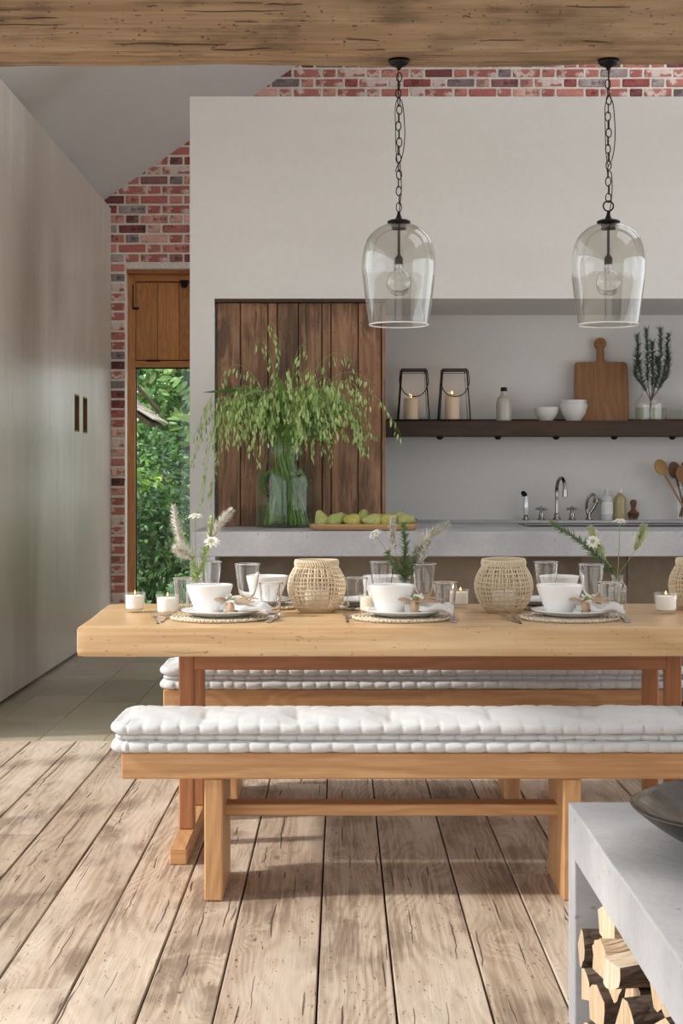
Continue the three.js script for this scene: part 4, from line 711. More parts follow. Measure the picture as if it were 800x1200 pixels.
// ---------- on the shelf ----------
{
  const SY = 1.517, SZ = -8.86;
  const lant = (x, l, l2, h, ca) => {
    const t = thing('candle_lantern', l, 'lantern', [x, SY, SZ]);
    const b = 0.088, u = 0.068, H = 0.295, bars = [];
    for (const [sx, sz] of [[1, 1], [1, -1], [-1, 1], [-1, -1]]) bars.push(tube([[sx * b, 0.004, sz * b], [sx * u, H, sz * u]], 0.0042, 2, 6));
    const sq = (w, y, rr) => [[w, 1], [w, -1]].map(([q, s]) => tube([[-q, y, s * q], [q, y, s * q]], rr, 2, 6)).concat([1, -1].map((s) => tube([[s * w, y, -w], [s * w, y, w]], rr, 2, 6)));
    part('frame', [...bars, ...sq(u, H, 0.0045), ...sq(b, 0.005, 0.0035), ...sq(u + 0.0015, H - 0.014, 0.0018)], M.black, t);
    const pg = new THREE.BufferGeometry(); const q = (s) => [-b * 0.97, 0.008, s * b * 0.97, b * 0.97, 0.008, s * b * 0.97, u * 0.97, H - 0.016, s * u * 0.97, -u * 0.97, H - 0.016, s * u * 0.97];
    for (let i = 0; i < 4; i++) { const g = new THREE.BufferGeometry(); g.setAttribute('position', new THREE.Float32BufferAttribute(q(1), 3)); g.setIndex([0, 1, 2, 0, 2, 3]); g.computeVertexNormals(); g.setAttribute('uv', new THREE.BufferAttribute(new Float32Array(8), 2)); part('pane', g.rotateY(i * Math.PI / 2), M.glass, t); }
    part('floor_plate', bx(-b, b, 0, 0.006, -b, b, 0.001), M.black, t);
    part('carry_handle', tube([[-u - 0.008, H - 0.005, u * 0.9], [-u - 0.012, H - 0.085, u + 0.012], [-0.045, H - 0.145, u + 0.024], [0, H - 0.157, u + 0.026], [0.045, H - 0.145, u + 0.024], [u + 0.012, H - 0.085, u + 0.012], [u + 0.008, H - 0.005, u * 0.9]], 0.0028, 40, 6), M.black, t);
    const c = thing('pillar_candle', l2, 'candle', [x + ca, SY + 0.006, SZ]);
    part('wax', lathe([[0, 0], [0.041, 0], [0.042, 0.003], [0.042, h - 0.004], [0.039, h], [0.03, h - 0.004], [0, h - 0.008]], 36), phys({ color: 0xf2d6b4, roughness: 0.55 }), c, 'ivory wax');
    part('wick', cyl(0.0012, 0.001, 0.014, 6, 0, h, 0), M.wick, c);
    part('flame', lathe(smoothProfile([[0, -0.001], [0.0042, 0.005], [0.0036, 0.011], [0.001, 0.018], [0, 0.021]], 14), 14).translate(0, h + 0.004, 0), M.flame, c);
    const pl = new THREE.PointLight(new THREE.Color(1, 0.6, 0.28), 0.006, 3); pl.position.set(x + ca, SY + 0.006 + h + 0.016, SZ); pl.castShadow = true; pl.shadow.radius = 0.3; scene.add(pl);
  };
  lant(0.414, 'black wire framed glass lantern on the shelf, next to the shutter', 'lit ivory pillar candle in the lantern next to the shutter', 0.125, -0.012);
  lant(0.648, 'black wire framed glass lantern on the shelf, next to the stoneware bottle', 'lit ivory pillar candle in the lantern next to the stoneware bottle', 0.145, -0.01);
  const stone = phys({ color: 0xb9b2a8, roughness: 0.35, clearcoat: 0.4 });
  const b = thing('stoneware_bottle', 'grey stoneware bottle with a black stopper on the shelf', 'bottle', [0.936, SY, SZ]);
  part('body', lathe([[0, 0.001], ...smoothProfile([[0.038, 0.001], [0.043, 0.006], [0.0435, 0.06], [0.043, 0.105], [0.036, 0.132], [0.020, 0.150], [0.0165, 0.162], [0.0165, 0.174]], 36), [0, 0.174]], 36), stone, b);
  part('stopper', lathe([[0, 0.172], [0.0185, 0.172], [0.019, 0.178], [0.0185, 0.192], [0.015, 0.195], [0, 0.195]], 24), M.black, b, 'black stopper');
  const bowl = (name, l, x, y, R, H, base, m) => { const o = smoothProfile([[base, 0], [base + 0.004, 0.006], [lerp(base, R, 0.65), H * 0.42], [R * 0.965, H * 0.8], [R, H]], 26), i = o.slice().reverse().map(([a, q]) => [Math.max(0, a - 0.004), Math.max(0.008, q)]); return solo(name, l, 'bowl', lathe([[0, 0.001], ...o, [R - 0.001, H + 0.0015], ...i, [0, 0.008]], 48), m, [x, y, SZ]); };
  const white = phys({ color: 0xd9d6d0, roughness: 0.3, clearcoat: 0.4 });
  bowl('ceramic_bowl', 'small white bowl alone on the shelf next to the stoneware bottle', 1.18, SY, 0.071, 0.078, 0.036, white);
  bowl('ceramic_bowl', 'lower of two stacked white bowls next to the chopping board', 1.338, SY, 0.080, 0.098, 0.040, white);
  bowl('ceramic_bowl', 'upper of two stacked white bowls next to the chopping board', 1.338, SY + 0.018, 0.0745, 0.101, 0.034, white);
  // chopping board leaning on the wall
  const cb = thing('chopping_board', 'walnut chopping board with a round handle leaning on the alcove wall', 'board', [1.51, SY + 0.001, -8.895]); cb.rotation.x = -0.14;
  const s = new THREE.Shape(), w = 0.152, hh = 0.345, q = 0.022; s.moveTo(-w + q, 0); s.lineTo(w - q, 0); s.quadraticCurveTo(w, 0, w, q); s.quadraticCurveTo(w * 1.04, hh * 0.5, w * 0.985, hh - q); s.quadraticCurveTo(w * 0.98, hh, w - q, hh); s.lineTo(0.04, hh); s.quadraticCurveTo(0.02, hh + 0.003, 0.019, hh + 0.022); s.lineTo(0.018, hh + 0.085);
  s.absarc(0, hh + 0.112, 0.0325, -0.98, Math.PI + 0.98, false); s.lineTo(-0.019, hh + 0.022); s.quadraticCurveTo(-0.02, hh + 0.003, -0.04, hh); s.lineTo(-w + q, hh); s.quadraticCurveTo(-w * 0.98, hh, -w * 0.985, hh - q); s.quadraticCurveTo(-w * 1.04, hh * 0.5, -w, q); s.quadraticCurveTo(-w, 0, -w + q, 0);
  const hole = new THREE.Path(); hole.absarc(0, hh + 0.115, 0.007, 0, Math.PI * 2, true); s.holes.push(hole);
  const bg = new THREE.ExtrudeGeometry(s, { depth: 0.018, bevelEnabled: true, bevelSize: 0.003, bevelThickness: 0.003, bevelSegments: 2, curveSegments: 20 }); bg.translate(0, 0.003, -0.02);
  part('board', projUV(bg, 'y'), M.board, cb);
  // rosemary in a squat glass vase
  const v = thing('squat_vase', 'squat clear glass vase of water on the shelf beside the chopping board', 'vase', [1.783, SY, SZ]);
  const vp = smoothProfile([[0.086, 0.001], [0.092, 0.006], [0.093, 0.06], [0.092, 0.10], [0.082, 0.13], [0.064, 0.155], [0.058, 0.175], [0.060, 0.192]], 36);
  part('glass', lathe([[0, 0.001], ...vp, ...vp.slice().reverse().map(([a, y]) => [a - 0.0035, Math.max(0.009, y)]), [0, 0.008]], 48), M.glass, v);
  part('water', lathe([[0, 0.010], [0.086, 0.010], [0.089, 0.078], [0, 0.078]], 40), phys({ color: 0xeef0e6, transmission: 1, thickness: 0, roughness: 0, ior: 1.33 }), v);
  const r = rand(91), R = thing('rosemary_bunch', 'dark green rosemary branches standing in the squat vase', 'plant', [1.783, SY, SZ]);
  const ends = [[-0.075, 0.50], [-0.025, 0.53], [0.015, 0.46], [0.055, 0.535], [0.095, 0.50], [-0.085, 0.37], [0.04, 0.37], [0.10, 0.40]], st = [], nd = [];
  for (const [ex, ey] of ends) {
    const P = [V3(-0.02 + 0.02 * r(), 0.015, 0.01 * r()), V3(0, 0.11, 0), V3(ex * 0.55, 0.2, 0.02 * (r() - 0.5)), V3(ex * 0.95, ey * 0.7, 0.05 * (r() - 0.5)), V3(ex, ey, 0.06 * (r() - 0.5))], c = new THREE.CatmullRomCurve3(P);
    st.push(taper(P, [0.0035, 0.003, 0.0025, 0.002, 0.001], 20, 6)); const n = 190;
    for (let i = 0; i < n; i++) { const q = 0.42 + 0.58 * i / n, p = c.getPointAt(q), a = r() * 6.28, l = 0.026 + 0.018 * r(); nd.push(new THREE.ConeGeometry(0.0024, l, 4, 1).translate(0, l / 2, 0).rotateX(0.55 + 0.55 * r()).rotateY(a).translate(p.x, p.y, p.z)); }
  }
  part('branches', st, G.bark, R); part('needles', nd, G.rosemaryDark, R, undefined, 'stuff');
  solo('ceramic_jar', 'round white ceramic jar on the shelf past the rosemary vase', 'jar', lathe([[0, 0.001], ...smoothProfile([[0.04, 0.001], [0.052, 0.01], [0.07, 0.06], [0.058, 0.105], [0.04, 0.12], [0.042, 0.132]], 30), [0.036, 0.132], [0.036, 0.12], [0, 0.11]], 40), white, [2.028, SY, SZ]);
}

// ---------- on the dining table ----------
const TY = 0.738;
{
  const LOOK = { left: 'beside the left end', mid: 'in the middle', right: 'towards the right end' };
  const tMat = makeTex(256, 256, 0.06, 0.06, (u, v) => { const a = 0.5 + 0.5 * Math.sin((u + v * 0.5) * Math.PI * 2 * 6), f = fbm(u, v, 30, 30, 2, 161); return [...mix3([198, 182, 156], [232, 222, 202], clamp(a * 0.7 + f * 0.3)), a]; });
  const mMat = texMat(tMat, 0.9, 0.002);
  // braided round mat: a coil of plaited rings
  const matGeo = (() => { const l = [new THREE.CylinderGeometry(0.146, 0.146, 0.005, 48).translate(0, 0.003, 0)]; for (let k = 0; k < 11; k++) { const R = 0.148 - k * 0.0125; l.push(new THREE.TorusGeometry(R, 0.0058, 6, Math.max(20, Math.round(R * 500))).rotateX(Math.PI / 2).scale(1, 0.85, 1).translate(0, 0.005, 0)); } const n = 74; for (let i = 0; i < n; i++) { const a = i / n * 6.283; l.push(new THREE.SphereGeometry(0.0068, 7, 5).scale(1.3, 0.72, 0.8).rotateZ(i % 2 ? 0.35 : -0.35).translate(0, 0.0065, 0.151).rotateY(a)); } return projUV(merge(l), 'x'); })();
  const plateProf = [[0, 0.004], [0.07, 0.004], [0.075, 0.001], [0.082, 0.002], [0.105, 0.010], [0.1285, 0.018], [0.130, 0.020], [0.128, 0.0215], [0.105, 0.0145], [0.085, 0.0085], [0, 0.0075]], plateGeo = lathe(plateProf, 64);
  const bowlO = smoothProfile([[0.036, 0.0], [0.042, 0.004], [0.056, 0.034], [0.0675, 0.066], [0.074, 0.090]], 26), bowlGeo = lathe([[0, 0.001], ...bowlO, [0.0728, 0.0918], ...bowlO.slice().reverse().map(([a, y]) => [Math.max(0, a - 0.0042), Math.max(0.008, y)]), [0, 0.008]], 56);
  // forks and knives
  const fork = (() => { const l = [tube([[0, 0.002, 0.10], [0, 0.003, 0.03], [0, 0.006, -0.02], [0, 0.008, -0.04]], 0.0032, 16, 8).scale(1.3, 0.8, 1)]; l.push(bx(-0.011, 0.011, 0.0075, 0.0098, -0.062, -0.038, 0.001)); for (const x of [-0.0093, -0.0031, 0.0031, 0.0093]) l.push(tube([[x, 0.0088, -0.060], [x, 0.012, -0.085], [x, 0.017, -0.108]], 0.0015, 8, 6)); return merge(l); })();
  const knife = (() => { const s = new THREE.Shape(); s.moveTo(-0.008, 0.10); s.lineTo(0.008, 0.10); s.quadraticCurveTo(0.007, 0.05, 0.006, 0.0); s.lineTo(0.009, -0.005); s.lineTo(0.009, -0.09); s.quadraticCurveTo(0.004, -0.11, -0.006, -0.112); s.lineTo(-0.006, 0); s.quadraticCurveTo(-0.007, 0.05, -0.008, 0.10); const g = new THREE.ExtrudeGeometry(s, { depth: 0.0025, bevelEnabled: true, bevelSize: 0.001, bevelThickness: 0.0012, bevelSegments: 2 }); g.rotateX(Math.PI / 2); g.translate(0, 0.005, 0); return g; })();
  // napkin: a soft folded cloth
  function napkinGeo(seed) {
    const nx = 40, nz = 24, g = new THREE.BoxGeometry(0.15, 0.012, 0.085, nx, 2, nz); g.deleteAttribute('uv'); g.deleteAttribute('normal'); const m = mergeVertices(g), p = m.attributes.position;
    for (let i = 0; i < p.count; i++) { let x = p.getX(i), y = p.getY(i), z = p.getZ(i); const k = sstep(-0.075, -0.02, x), pin = 1 - 0.45 * Math.exp(-Math.pow((x + 0.045) / 0.028, 2)); z = z * pin * (0.9 + 0.25 * k); const wv = 0.006 * n3(x * 34, z * 40, 1, seed) + 0.005 * Math.sin(z * 130 + x * 22) * k; y = (y + 0.008) * (1 + 0.9 * Math.exp(-Math.pow((x + 0.045) / 0.03, 2))) + wv * (0.6 + (y > 0 ? 0.6 : 0)) - 0.012 * sstep(0.045, 0.075, x); p.setXYZ(i, x, Math.max(y, -0.008), z); }
    m.computeVertexNormals(); return projUV(m, 'x');
  }
  const mRing = std({ color: 0xb4977a, roughness: 0.85 }), mRing2 = std({ color: 0x9c7f62, roughness: 0.85 }), mPet = leafMat(0xf6f4ec), mGreen = leafMat(0x9db06a);
  function setting(x, z, turn, where, full, seed) {
    const at = (dx, dy, dz) => { const c = Math.cos(turn), s = Math.sin(turn); return [x + dx * c + dz * s, TY + dy, z - dx * s + dz * c]; };
    const G1 = full ? 'front place settings' : 'far place settings';
    solo('place_mat', `round braided natural place mat ${where}`, 'place mat', matGeo, mMat, at(0, 0, 0), G1);
    solo('dinner_plate', `white dinner plate on the braided mat ${where}`, 'plate', plateGeo, M.china, at(0.008, 0.0105, 0), G1);
    solo('soup_bowl', `white conical soup bowl on the plate ${where}`, 'bowl', bowlGeo, M.china, at(-0.032, 0.0185, 0.0), G1);
    if (!full) return;
    const f = thing('fork', `silver fork beside the braided mat ${where}`, 'fork', at(-0.172, 0, 0.02), turn, G1); part('fork_metal', fork, M.steel, f); f.rotation.y = 0.05 - seed * 0.02;
    if (seed !== 2) { const f2 = thing('fork', `second silver fork close against the braided mat ${where}`, 'fork', at(-0.193, 0, 0.07), turn, G1); part('fork_metal', fork, M.steel, f2); f2.rotation.y = 0.18; }
    const k = thing('knife', `silver knife beside the braided mat ${where}`, 'knife', at(0.170, 0, 0.03), turn, G1); part('knife_metal', knife, M.steel, k); k.rotation.y = -0.1;
    const n = thing('napkin', `white napkin tied with dried leaf ${where}`, 'napkin', at(0.086, 0.033, 0.057), turn - 0.12, G1);
    part('cloth', napkinGeo(seed), tint(M.linen, [1.08, 1.08, 1.08]), n);
    // dried leaf wrap with a sprig of small flowers
    const ring = new THREE.TorusGeometry(0.022, 0.010, 8, 28).scale(1.15, 0.75, 1.5).rotateY(Math.PI / 2).translate(-0.043, 0.010, 0); part('leaf_wrap', noisy(ring, 0.003, 60, seed), mRing, n, 'tan dried leaf wrap');
    part('dried_leaf', [blade([[-0.05, 0.022, 0.02], [-0.015, 0.03, 0.03], [0.03, 0.026, 0.035]], 0.014, 8, 0.4), blade([[-0.04, 0.022, 0.0], [-0.075, 0.03, 0.022], [-0.098, 0.036, 0.02]], 0.015, 8, -0.5), blade([[-0.04, 0.026, -0.01], [0.0, 0.036, -0.012], [0.045, 0.032, -0.01]], 0.013, 8, 0.2)], leafMat(0xc0a281), n, 'tan dried leaves');
    const fl = []; const r = rand(seed + 300); for (let i = 0; i < 16; i++) fl.push(new THREE.SphereGeometry(0.0038, 6, 5).translate(-0.04 + (r() - 0.5) * 0.045, 0.036 + r() * 0.014, 0.01 + (r() - 0.5) * 0.03)); part('small_flowers', fl, mPet, n, 'small white flowers'); part('sprig_leaves', [0, 1, 2, 3].map((i) => blade([[-0.04, 0.03, 0.01], [-0.04 + 0.02 * Math.cos(i * 1.7), 0.042, 0.01 + 0.015 * Math.sin(i * 1.7)], [-0.04 + 0.034 * Math.cos(i * 1.7), 0.046, 0.01 + 0.026 * Math.sin(i * 1.7)]], 0.005, 6)), mGreen, n);
  }
  setting(-0.386, -4.868, 0, 'nearest the table end', true, 1);
  setting(0.189, -4.868, 0, 'between the two whole basket lanterns', true, 2);
  setting(0.723, -4.868, 0, 'beside the bottle of flowers', true, 3);
  setting(-0.29, -5.31, Math.PI, 'across from the setting at the table end', false, 4);
  setting(0.115, -5.31, Math.PI, 'across from the setting between the baskets', false, 5);
  setting(0.715, -5.31, Math.PI, 'across from the setting by the bottle of flowers', false, 6);
  // glasses
  const gob = (() => { const o = smoothProfile([[0.009, 0.036], [0.012, 0.048], [0.024, 0.062], [0.032, 0.086], [0.0375, 0.125], [0.042, 0.164]], 30); return lathe([[0, 0.001], [0.032, 0.001], [0.034, 0.004], [0.030, 0.008], [0.014, 0.014], [0.0085, 0.024], ...o, [0.041, 0.1655], ...o.slice(4).reverse().map(([a, y]) => [Math.max(0.0, a - 0.003), y + 0.003]), [0, 0.054]], 40); })();
  const tum = (() => { const o = smoothProfile([[0.027, 0.002], [0.030, 0.012], [0.034, 0.06], [0.0395, 0.109]], 20); return lathe([[0, 0.002], ...o, [0.0385, 0.1105], ...o.slice(3).reverse().map(([a, y]) => [a - 0.003, Math.max(0.014, y)]), [0, 0.014]], 36); })();
  const rimT = (R, y) => new THREE.TorusGeometry(R, 0.0012, 6, 44).rotateX(Math.PI / 2).translate(0, y, 0);
  const mRim = phys({ color: 0xffffff, roughness: 0.05, transmission: 0.6, thickness: 0 });
  const wob = M.solidGlass;
  const gl = (kind, x, z, l) => { const t = thing(kind === gob ? 'goblet' : 'tumbler', l, 'glass', [x, TY, z], 0, kind === gob ? 'clear goblets on the table' : 'clear tumblers on the table'); part('glass', kind, wob, t); if (false) part('foot', lathe([[0, 0.0015], [0.0325, 0.0015], [0.033, 0.004], [0.012, 0.013], [0.0075, 0.024], [0.010, 0.044], [0.02, 0.056], [0, 0.058]], 32), M.solidGlass, t); else if (false) part('base', lathe([[0, 0.003], [0.0265, 0.003], [0.0285, 0.012], [0, 0.013]], 32), M.solidGlass, t); part('rim', kind === gob ? rimT(0.0415, 0.1652) : rimT(0.039, 0.1103), mRim, t); };
  gl(gob, -0.309, -5.05, 'clear goblet standing in front of the far bowl at the table end'); gl(gob, -0.445, -5.18, 'clear goblet behind the flowers at the table end');
  gl(gob, 0.136, -5.18, 'clear goblet behind the middle bowl next to the rosemary'); gl(gob, 0.27, -5.05, 'clear goblet behind the napkin of the middle setting');
  gl(gob, 0.688, -5.17, 'clear goblet behind the bowl by the second basket lantern'); gl(gob, 0.818, -5.03, 'clear goblet standing against the bottle of flowers');
  gl(tum, -0.227, -4.955, 'clear tumbler beside the first basket lantern'); gl(tum, -0.528, -5.17, 'clear tumbler behind the candle and bowl at the table end');
  gl(tum, 0.050, -5.20, 'clear tumbler between the first basket lantern and the middle bowl'); gl(tum, 0.335, -4.975, 'clear tumbler at the napkin side of the middle setting');
  gl(tum, 0.868, -4.965, 'clear tumbler in front of the bottle of flowers');
  // candles in glass jars
  const jar = (x, z, h, R, l, cream) => {
    const t = thing('candle_jar', l, 'candle', [x, TY, z], 0, 'candles in glass jars');
    const o = smoothProfile([[R * 0.72, 0.0], [R * 0.80, 0.004], [R * 0.9, h * 0.45], [R, h]], 16);
    part('glass', lathe([[0, 0.001], ...o, [R - 0.001, h + 0.001], ...o.slice().reverse().map(([a, y]) => [a - 0.0025, Math.max(0.009, y)]), [0, 0.009]], 40), M.glass, t);
    part('wax', lathe([[0, 0.0095], [R * 0.77, 0.0095], [R * 0.83, 0.016], [R * 0.93 - 0.003, h * 0.86], [R * 0.6, h * 0.84], [0, h * 0.83]], 36), cream ? phys({ color: 0xeadfce, roughness: 0.5 }) : M.wax, t, 'white wax');
    part('wick', cyl(0.001, 0.001, 0.012, 6, 0, h * 0.86, 0), M.wick, t);
    part('flame', lathe(smoothProfile([[0, 0], [0.0026, 0.004], [0.0022, 0.008], [0.0007, 0.013], [0, 0.015]], 12), 12).translate(0, h * 0.90, 0), M.flame, t);
    const pl = new THREE.PointLight(new THREE.Color(1, 0.6, 0.28), 0.0025, 2); pl.position.set(x, TY + h * 0.90 + 0.012, z); pl.castShadow = true; pl.shadow.radius = 0.3; scene.add(pl);
  };
  jar(-0.688, -5.12, 0.066, 0.036, 'candle in a glass jar alone at the corner of the table'); jar(-0.566, -5.0, 0.068, 0.039, 'candle in a glass jar beside the fork at the table end');
  jar(0.412, -5.32, 0.062, 0.031, 'candle in a glass jar by the second basket lantern'); jar(1.07, -5.07, 0.068, 0.040, 'candle in a glass jar by the basket lantern at the table edge');
  jar(0.093, -5.06, 0.066, 0.038, 'cream candle in a glass jar half hidden by the middle bowl', true);
  // woven basket lanterns
  const hg = [], rg = [], cg = [], prof = smoothProfile([[0.058, 0.004], [0.076, 0.022], [0.092, 0.055], [0.097, 0.085], [0.092, 0.115], [0.080, 0.140], [0.070, 0.156], [0.068, 0.172]], 40);
  const rad = (y) => { for (let i = 0; i + 1 < prof.length; i++) if (y <= prof[i + 1][1]) return lerp(prof[i][0], prof[i + 1][0], clamp((y - prof[i][1]) / (prof[i + 1][1] - prof[i][1] || 1))); return prof[prof.length - 1][0]; };
  const hoop = (y, r, rr, s) => { const c = []; for (let i = 0; i < 48; i++) { const a = i / 48 * 6.283, w = 0.0012 * Math.sin(a * 24) + 0.0012 * n3(Math.cos(a) * 3, y * 60, Math.sin(a) * 3, s); c.push(V3(Math.cos(a) * (r + w), y + 0.0015 * n3(Math.cos(a) * 2, y * 50, Math.sin(a) * 2, s + 3), Math.sin(a) * (r + w))); } return tube(c, rr, 120, 4, true); };
  for (let k = 0; k < 10; k++) { const y = 0.016 + k * 0.0145; hg.push(hoop(y, rad(y), 0.0016, k)); hg.push(hoop(y + 0.0022, rad(y + 0.0022) + 0.0006, 0.0013, k + 40)); }
  const NR = 50; for (let k = 0; k < NR; k++) { const a = k / NR * 6.283, P = []; for (let i = 0; i <= 12; i++) { const q = prof[Math.round(i / 12 * 40)], aa = a + 0.03 * n3(i * 0.6, k * 1.3, 0, 6); P.push(V3(Math.cos(aa) * q[0], q[1], Math.sin(aa) * q[0])); } rg.push(tube(P, 0.0014, 18, 4)); if (k % 2) { const P2 = P.map((p) => V3(p.x, p.y, p.z).applyAxisAngle(V3(0, 1, 0), 0.032)); rg.push(tube(P2, 0.0012, 18, 4)); } }
  for (let k = 0; k < 6; k++) { cg.push(hoop(0.157 + k * 0.0032, rad(0.157 + k * 0.0032) + 0.001, 0.0021, 70 + k)); }
  for (let k = 0; k < 56; k++) { const a = k / 56 * 6.283; cg.push(tube([[Math.cos(a) * 0.0725, 0.154, Math.sin(a) * 0.0725], [Math.cos(a + 0.06) * 0.0735, 0.164, Math.sin(a + 0.06) * 0.0735], [Math.cos(a + 0.12) * 0.0705, 0.175, Math.sin(a + 0.12) * 0.0705]], 0.002, 6, 4)); }
  const base = [0, 1, 2, 3, 4].map((k) => hoop(0.004 + 0.0025 * k, rad(0.004 + 0.0025 * k), 0.002, 80 + k)); base.push(new THREE.CylinderGeometry(0.058, 0.058, 0.004, 36).translate(0, 0.003, 0));
  const first = thing('basket_lantern', 'woven rattan basket lantern next to the setting at the table end', 'lantern', [-0.083, TY, -5.13], 0, 'rattan basket lanterns');
  part('hoops', hg, M.rattan, first); part('ribs', rg, M.rattanPale, first); part('collar', cg, M.rattanPale, first); part('woven_base', base, M.rattan, first);
  const b2 = copyThing(first, [0.541, TY, -5.12], 1.3, 'woven rattan basket lantern next to the setting with the bottle of flowers', 'rattan basket lanterns'); b2.rotation.z = 0.05; b2.position.y += 0.0028;
  copyThing(first, [1.21, TY, -5.22], 2.1, 'woven rattan basket lantern cut by the table edge beside the last candle jar', 'rattan basket lanterns').userData.label = 'woven rattan basket lantern beside the candle jar past the bottle of flowers';
  const inJar = (x, z, l) => { const t = thing('candle_jar', l, 'candle', [x, TY + 0.006, z], 0, 'candles in the baskets'); part('glass', lathe([[0, 0.001], [0.038, 0.001], [0.041, 0.005], [0.042, 0.085], [0.0395, 0.085], [0.0385, 0.008], [0, 0.007]], 32), M.glass, t); part('wax', lathe([[0, 0.0075], [0.038, 0.0075], [0.0385, 0.066], [0, 0.064]], 32), M.wax, t); part('wick', cyl(0.001, 0.001, 0.012, 6, 0, 0.069, 0), M.wick, t); };
  inJar(-0.083, -5.13, 'candle jar inside the basket next to the table end setting'); inJar(0.541, -5.12, 'candle jar inside the basket next to the flower bottle setting'); inJar(1.21, -5.22, 'candle jar inside the basket past the flower bottle');

  // ---------- little bottles of flowers ----------
  const vaseO = smoothProfile([[0.029, 0.001], [0.0325, 0.006], [0.033, 0.05], [0.0325, 0.078], [0.026, 0.092], [0.0205, 0.100], [0.020, 0.116], [0.0235, 0.124]], 30);
  const vaseG = lathe([[0, 0.001], ...vaseO, ...vaseO.slice().reverse().map(([a, y]) => [a - 0.0028, Math.max(0.009, y)]), [0, 0.008]], 36);
  const bottle = (x, z, l) => { const t = thing('bottle_vase', l, 'vase', [x, TY, z], 0, 'little glass bottle vases'); part('glass', vaseG, M.glass, t); part('water', lathe([[0, 0.010], [0.029, 0.010], [0.0295, 0.06], [0, 0.06]], 28), phys({ color: 0xeef2ea, transmission: 1, thickness: 0, roughness: 0, ior: 1.33 }), t); return [x, z]; };
  const V = [bottle(-0.478, -5.04, 'little glass bottle vase hidden behind the bowl at the table end'), bottle(0.208, -5.09, 'little glass bottle vase behind the middle bowl'), bottle(0.92, -5.12, 'little glass bottle vase standing free of the bowls')];
  const stemTo = (v, p1, p2) => [[v[0] + (p1[0] - v[0]) * -0.12, TY + 0.012, v[1]], [v[0] + (p1[0] - v[0]) * 0.08, TY + 0.12, v[1]], [lerp(v[0], p1[0], 0.55), lerp(TY + 0.12, p1[1], 0.55), lerp(v[1], p1[2], 0.6)], p1, ...(p2 ? [p2] : [])];
  const mPl = leafMat(0xfffaec, { roughness: 0.95, transmission: 0.5 }), mPl2 = leafMat(0xeaf0bc, { roughness: 0.95, transmission: 0.5 }), mStem = std({ color: 0x8fa35c, roughness: 0.6 });
  function plume(v, b, mid, tip, w, l, green, seed) {
    const t = thing('grass_plume', l, 'flower', [0, 0, 0], 0, 'bunny tail grasses in the bottle vases'), r = rand(seed), c = new THREE.CatmullRomCurve3([V3(...b), V3(...mid), V3(...tip)]), hair = [];
    part('stem', taper(stemTo(v, b), [0.0016, 0.0015, 0.0013, 0.001], 20, 5), mStem, t);
    part('core', taper([b, mid, tip], [0.002, w * 0.3, w * 0.28, 0.001], 16, 7), green ? mPl2 : mPl, t);
    for (let i = 0; i < 800; i++) { const q = r(), p = c.getPointAt(q), d = c.getTangentAt(q), a = r() * 6.283, up = V3(0.3, 0.2, 1).cross(d).normalize().applyAxisAngle(d, a), ln = w * (0.95 + 0.65 * r()) * Math.pow(Math.sin(Math.PI * clamp(0.12 + 0.8 * q)), 0.6), e = up.clone().multiplyScalar(ln).addScaledVector(d, ln * 0.75).add(p), s = V3(r() - 0.5, r() - 0.5, r() - 0.5).normalize().multiplyScalar(0.0013); const g = new THREE.BufferGeometry(); g.setAttribute('position', new THREE.Float32BufferAttribute([p.x - s.x, p.y - s.y, p.z - s.z, p.x + s.x, p.y + s.y, p.z + s.z, e.x, e.y, e.z], 3)); g.setAttribute('normal', new THREE.Float32BufferAttribute([...up.clone().normalize().toArray(), ...up.clone().normalize().toArray(), ...up.clone().normalize().toArray()], 3)); hair.push(g); }
    part('hairs', hair, green ? mPl2 : mPl, t, undefined, 'stuff');
  }
  function bloom(v, p, R, n, tilt, l, seed) {
    const t = thing('white_flower', l, 'flower', [0, 0, 0], 0, 'white flowers in the bottle vases'), r = rand(seed), q = new THREE.Euler(tilt[0], 0, tilt[1]), off = V3(...p);
    part('stem', taper(stemTo(v, p), [0.0018, 0.0016, 0.0014, 0.0012], 20, 5), mStem, t);
    for (let i = 0; i < n; i++) { const a = i / n * 6.283 + r() * 0.2, ring = i % 2, len = R * (ring ? 1 : 0.78), up = ring ? 0.002 : 0.007; const g = blade([[Math.cos(a) * 0.003, 0, Math.sin(a) * 0.003], [Math.cos(a) * len * 0.6, up + 0.003 + 0.003 * r(), Math.sin(a) * len * 0.6], [Math.cos(a) * len, up - 0.002 + 0.005 * r(), Math.sin(a) * len]], R * 0.17, 5, 0, 0.1); g.applyMatrix4(new THREE.Matrix4().makeRotationFromEuler(q)); g.translate(...p); part('petal', g, mPet, t); }
    const c = []; for (let i = 0; i < 26; i++) { const a = r() * 6.283, k = Math.sqrt(r()) * R * 0.32; c.push(new THREE.SphereGeometry(0.0022, 5, 4).translate(Math.cos(a) * k, 0.006 + 0.003 * r(), Math.sin(a) * k)); } const cg2 = merge(c); cg2.applyMatrix4(new THREE.Matrix4().makeRotationFromEuler(q)); cg2.translate(...p); part('flower_centre', cg2, leafMat(0xd8dca0), t);
  }
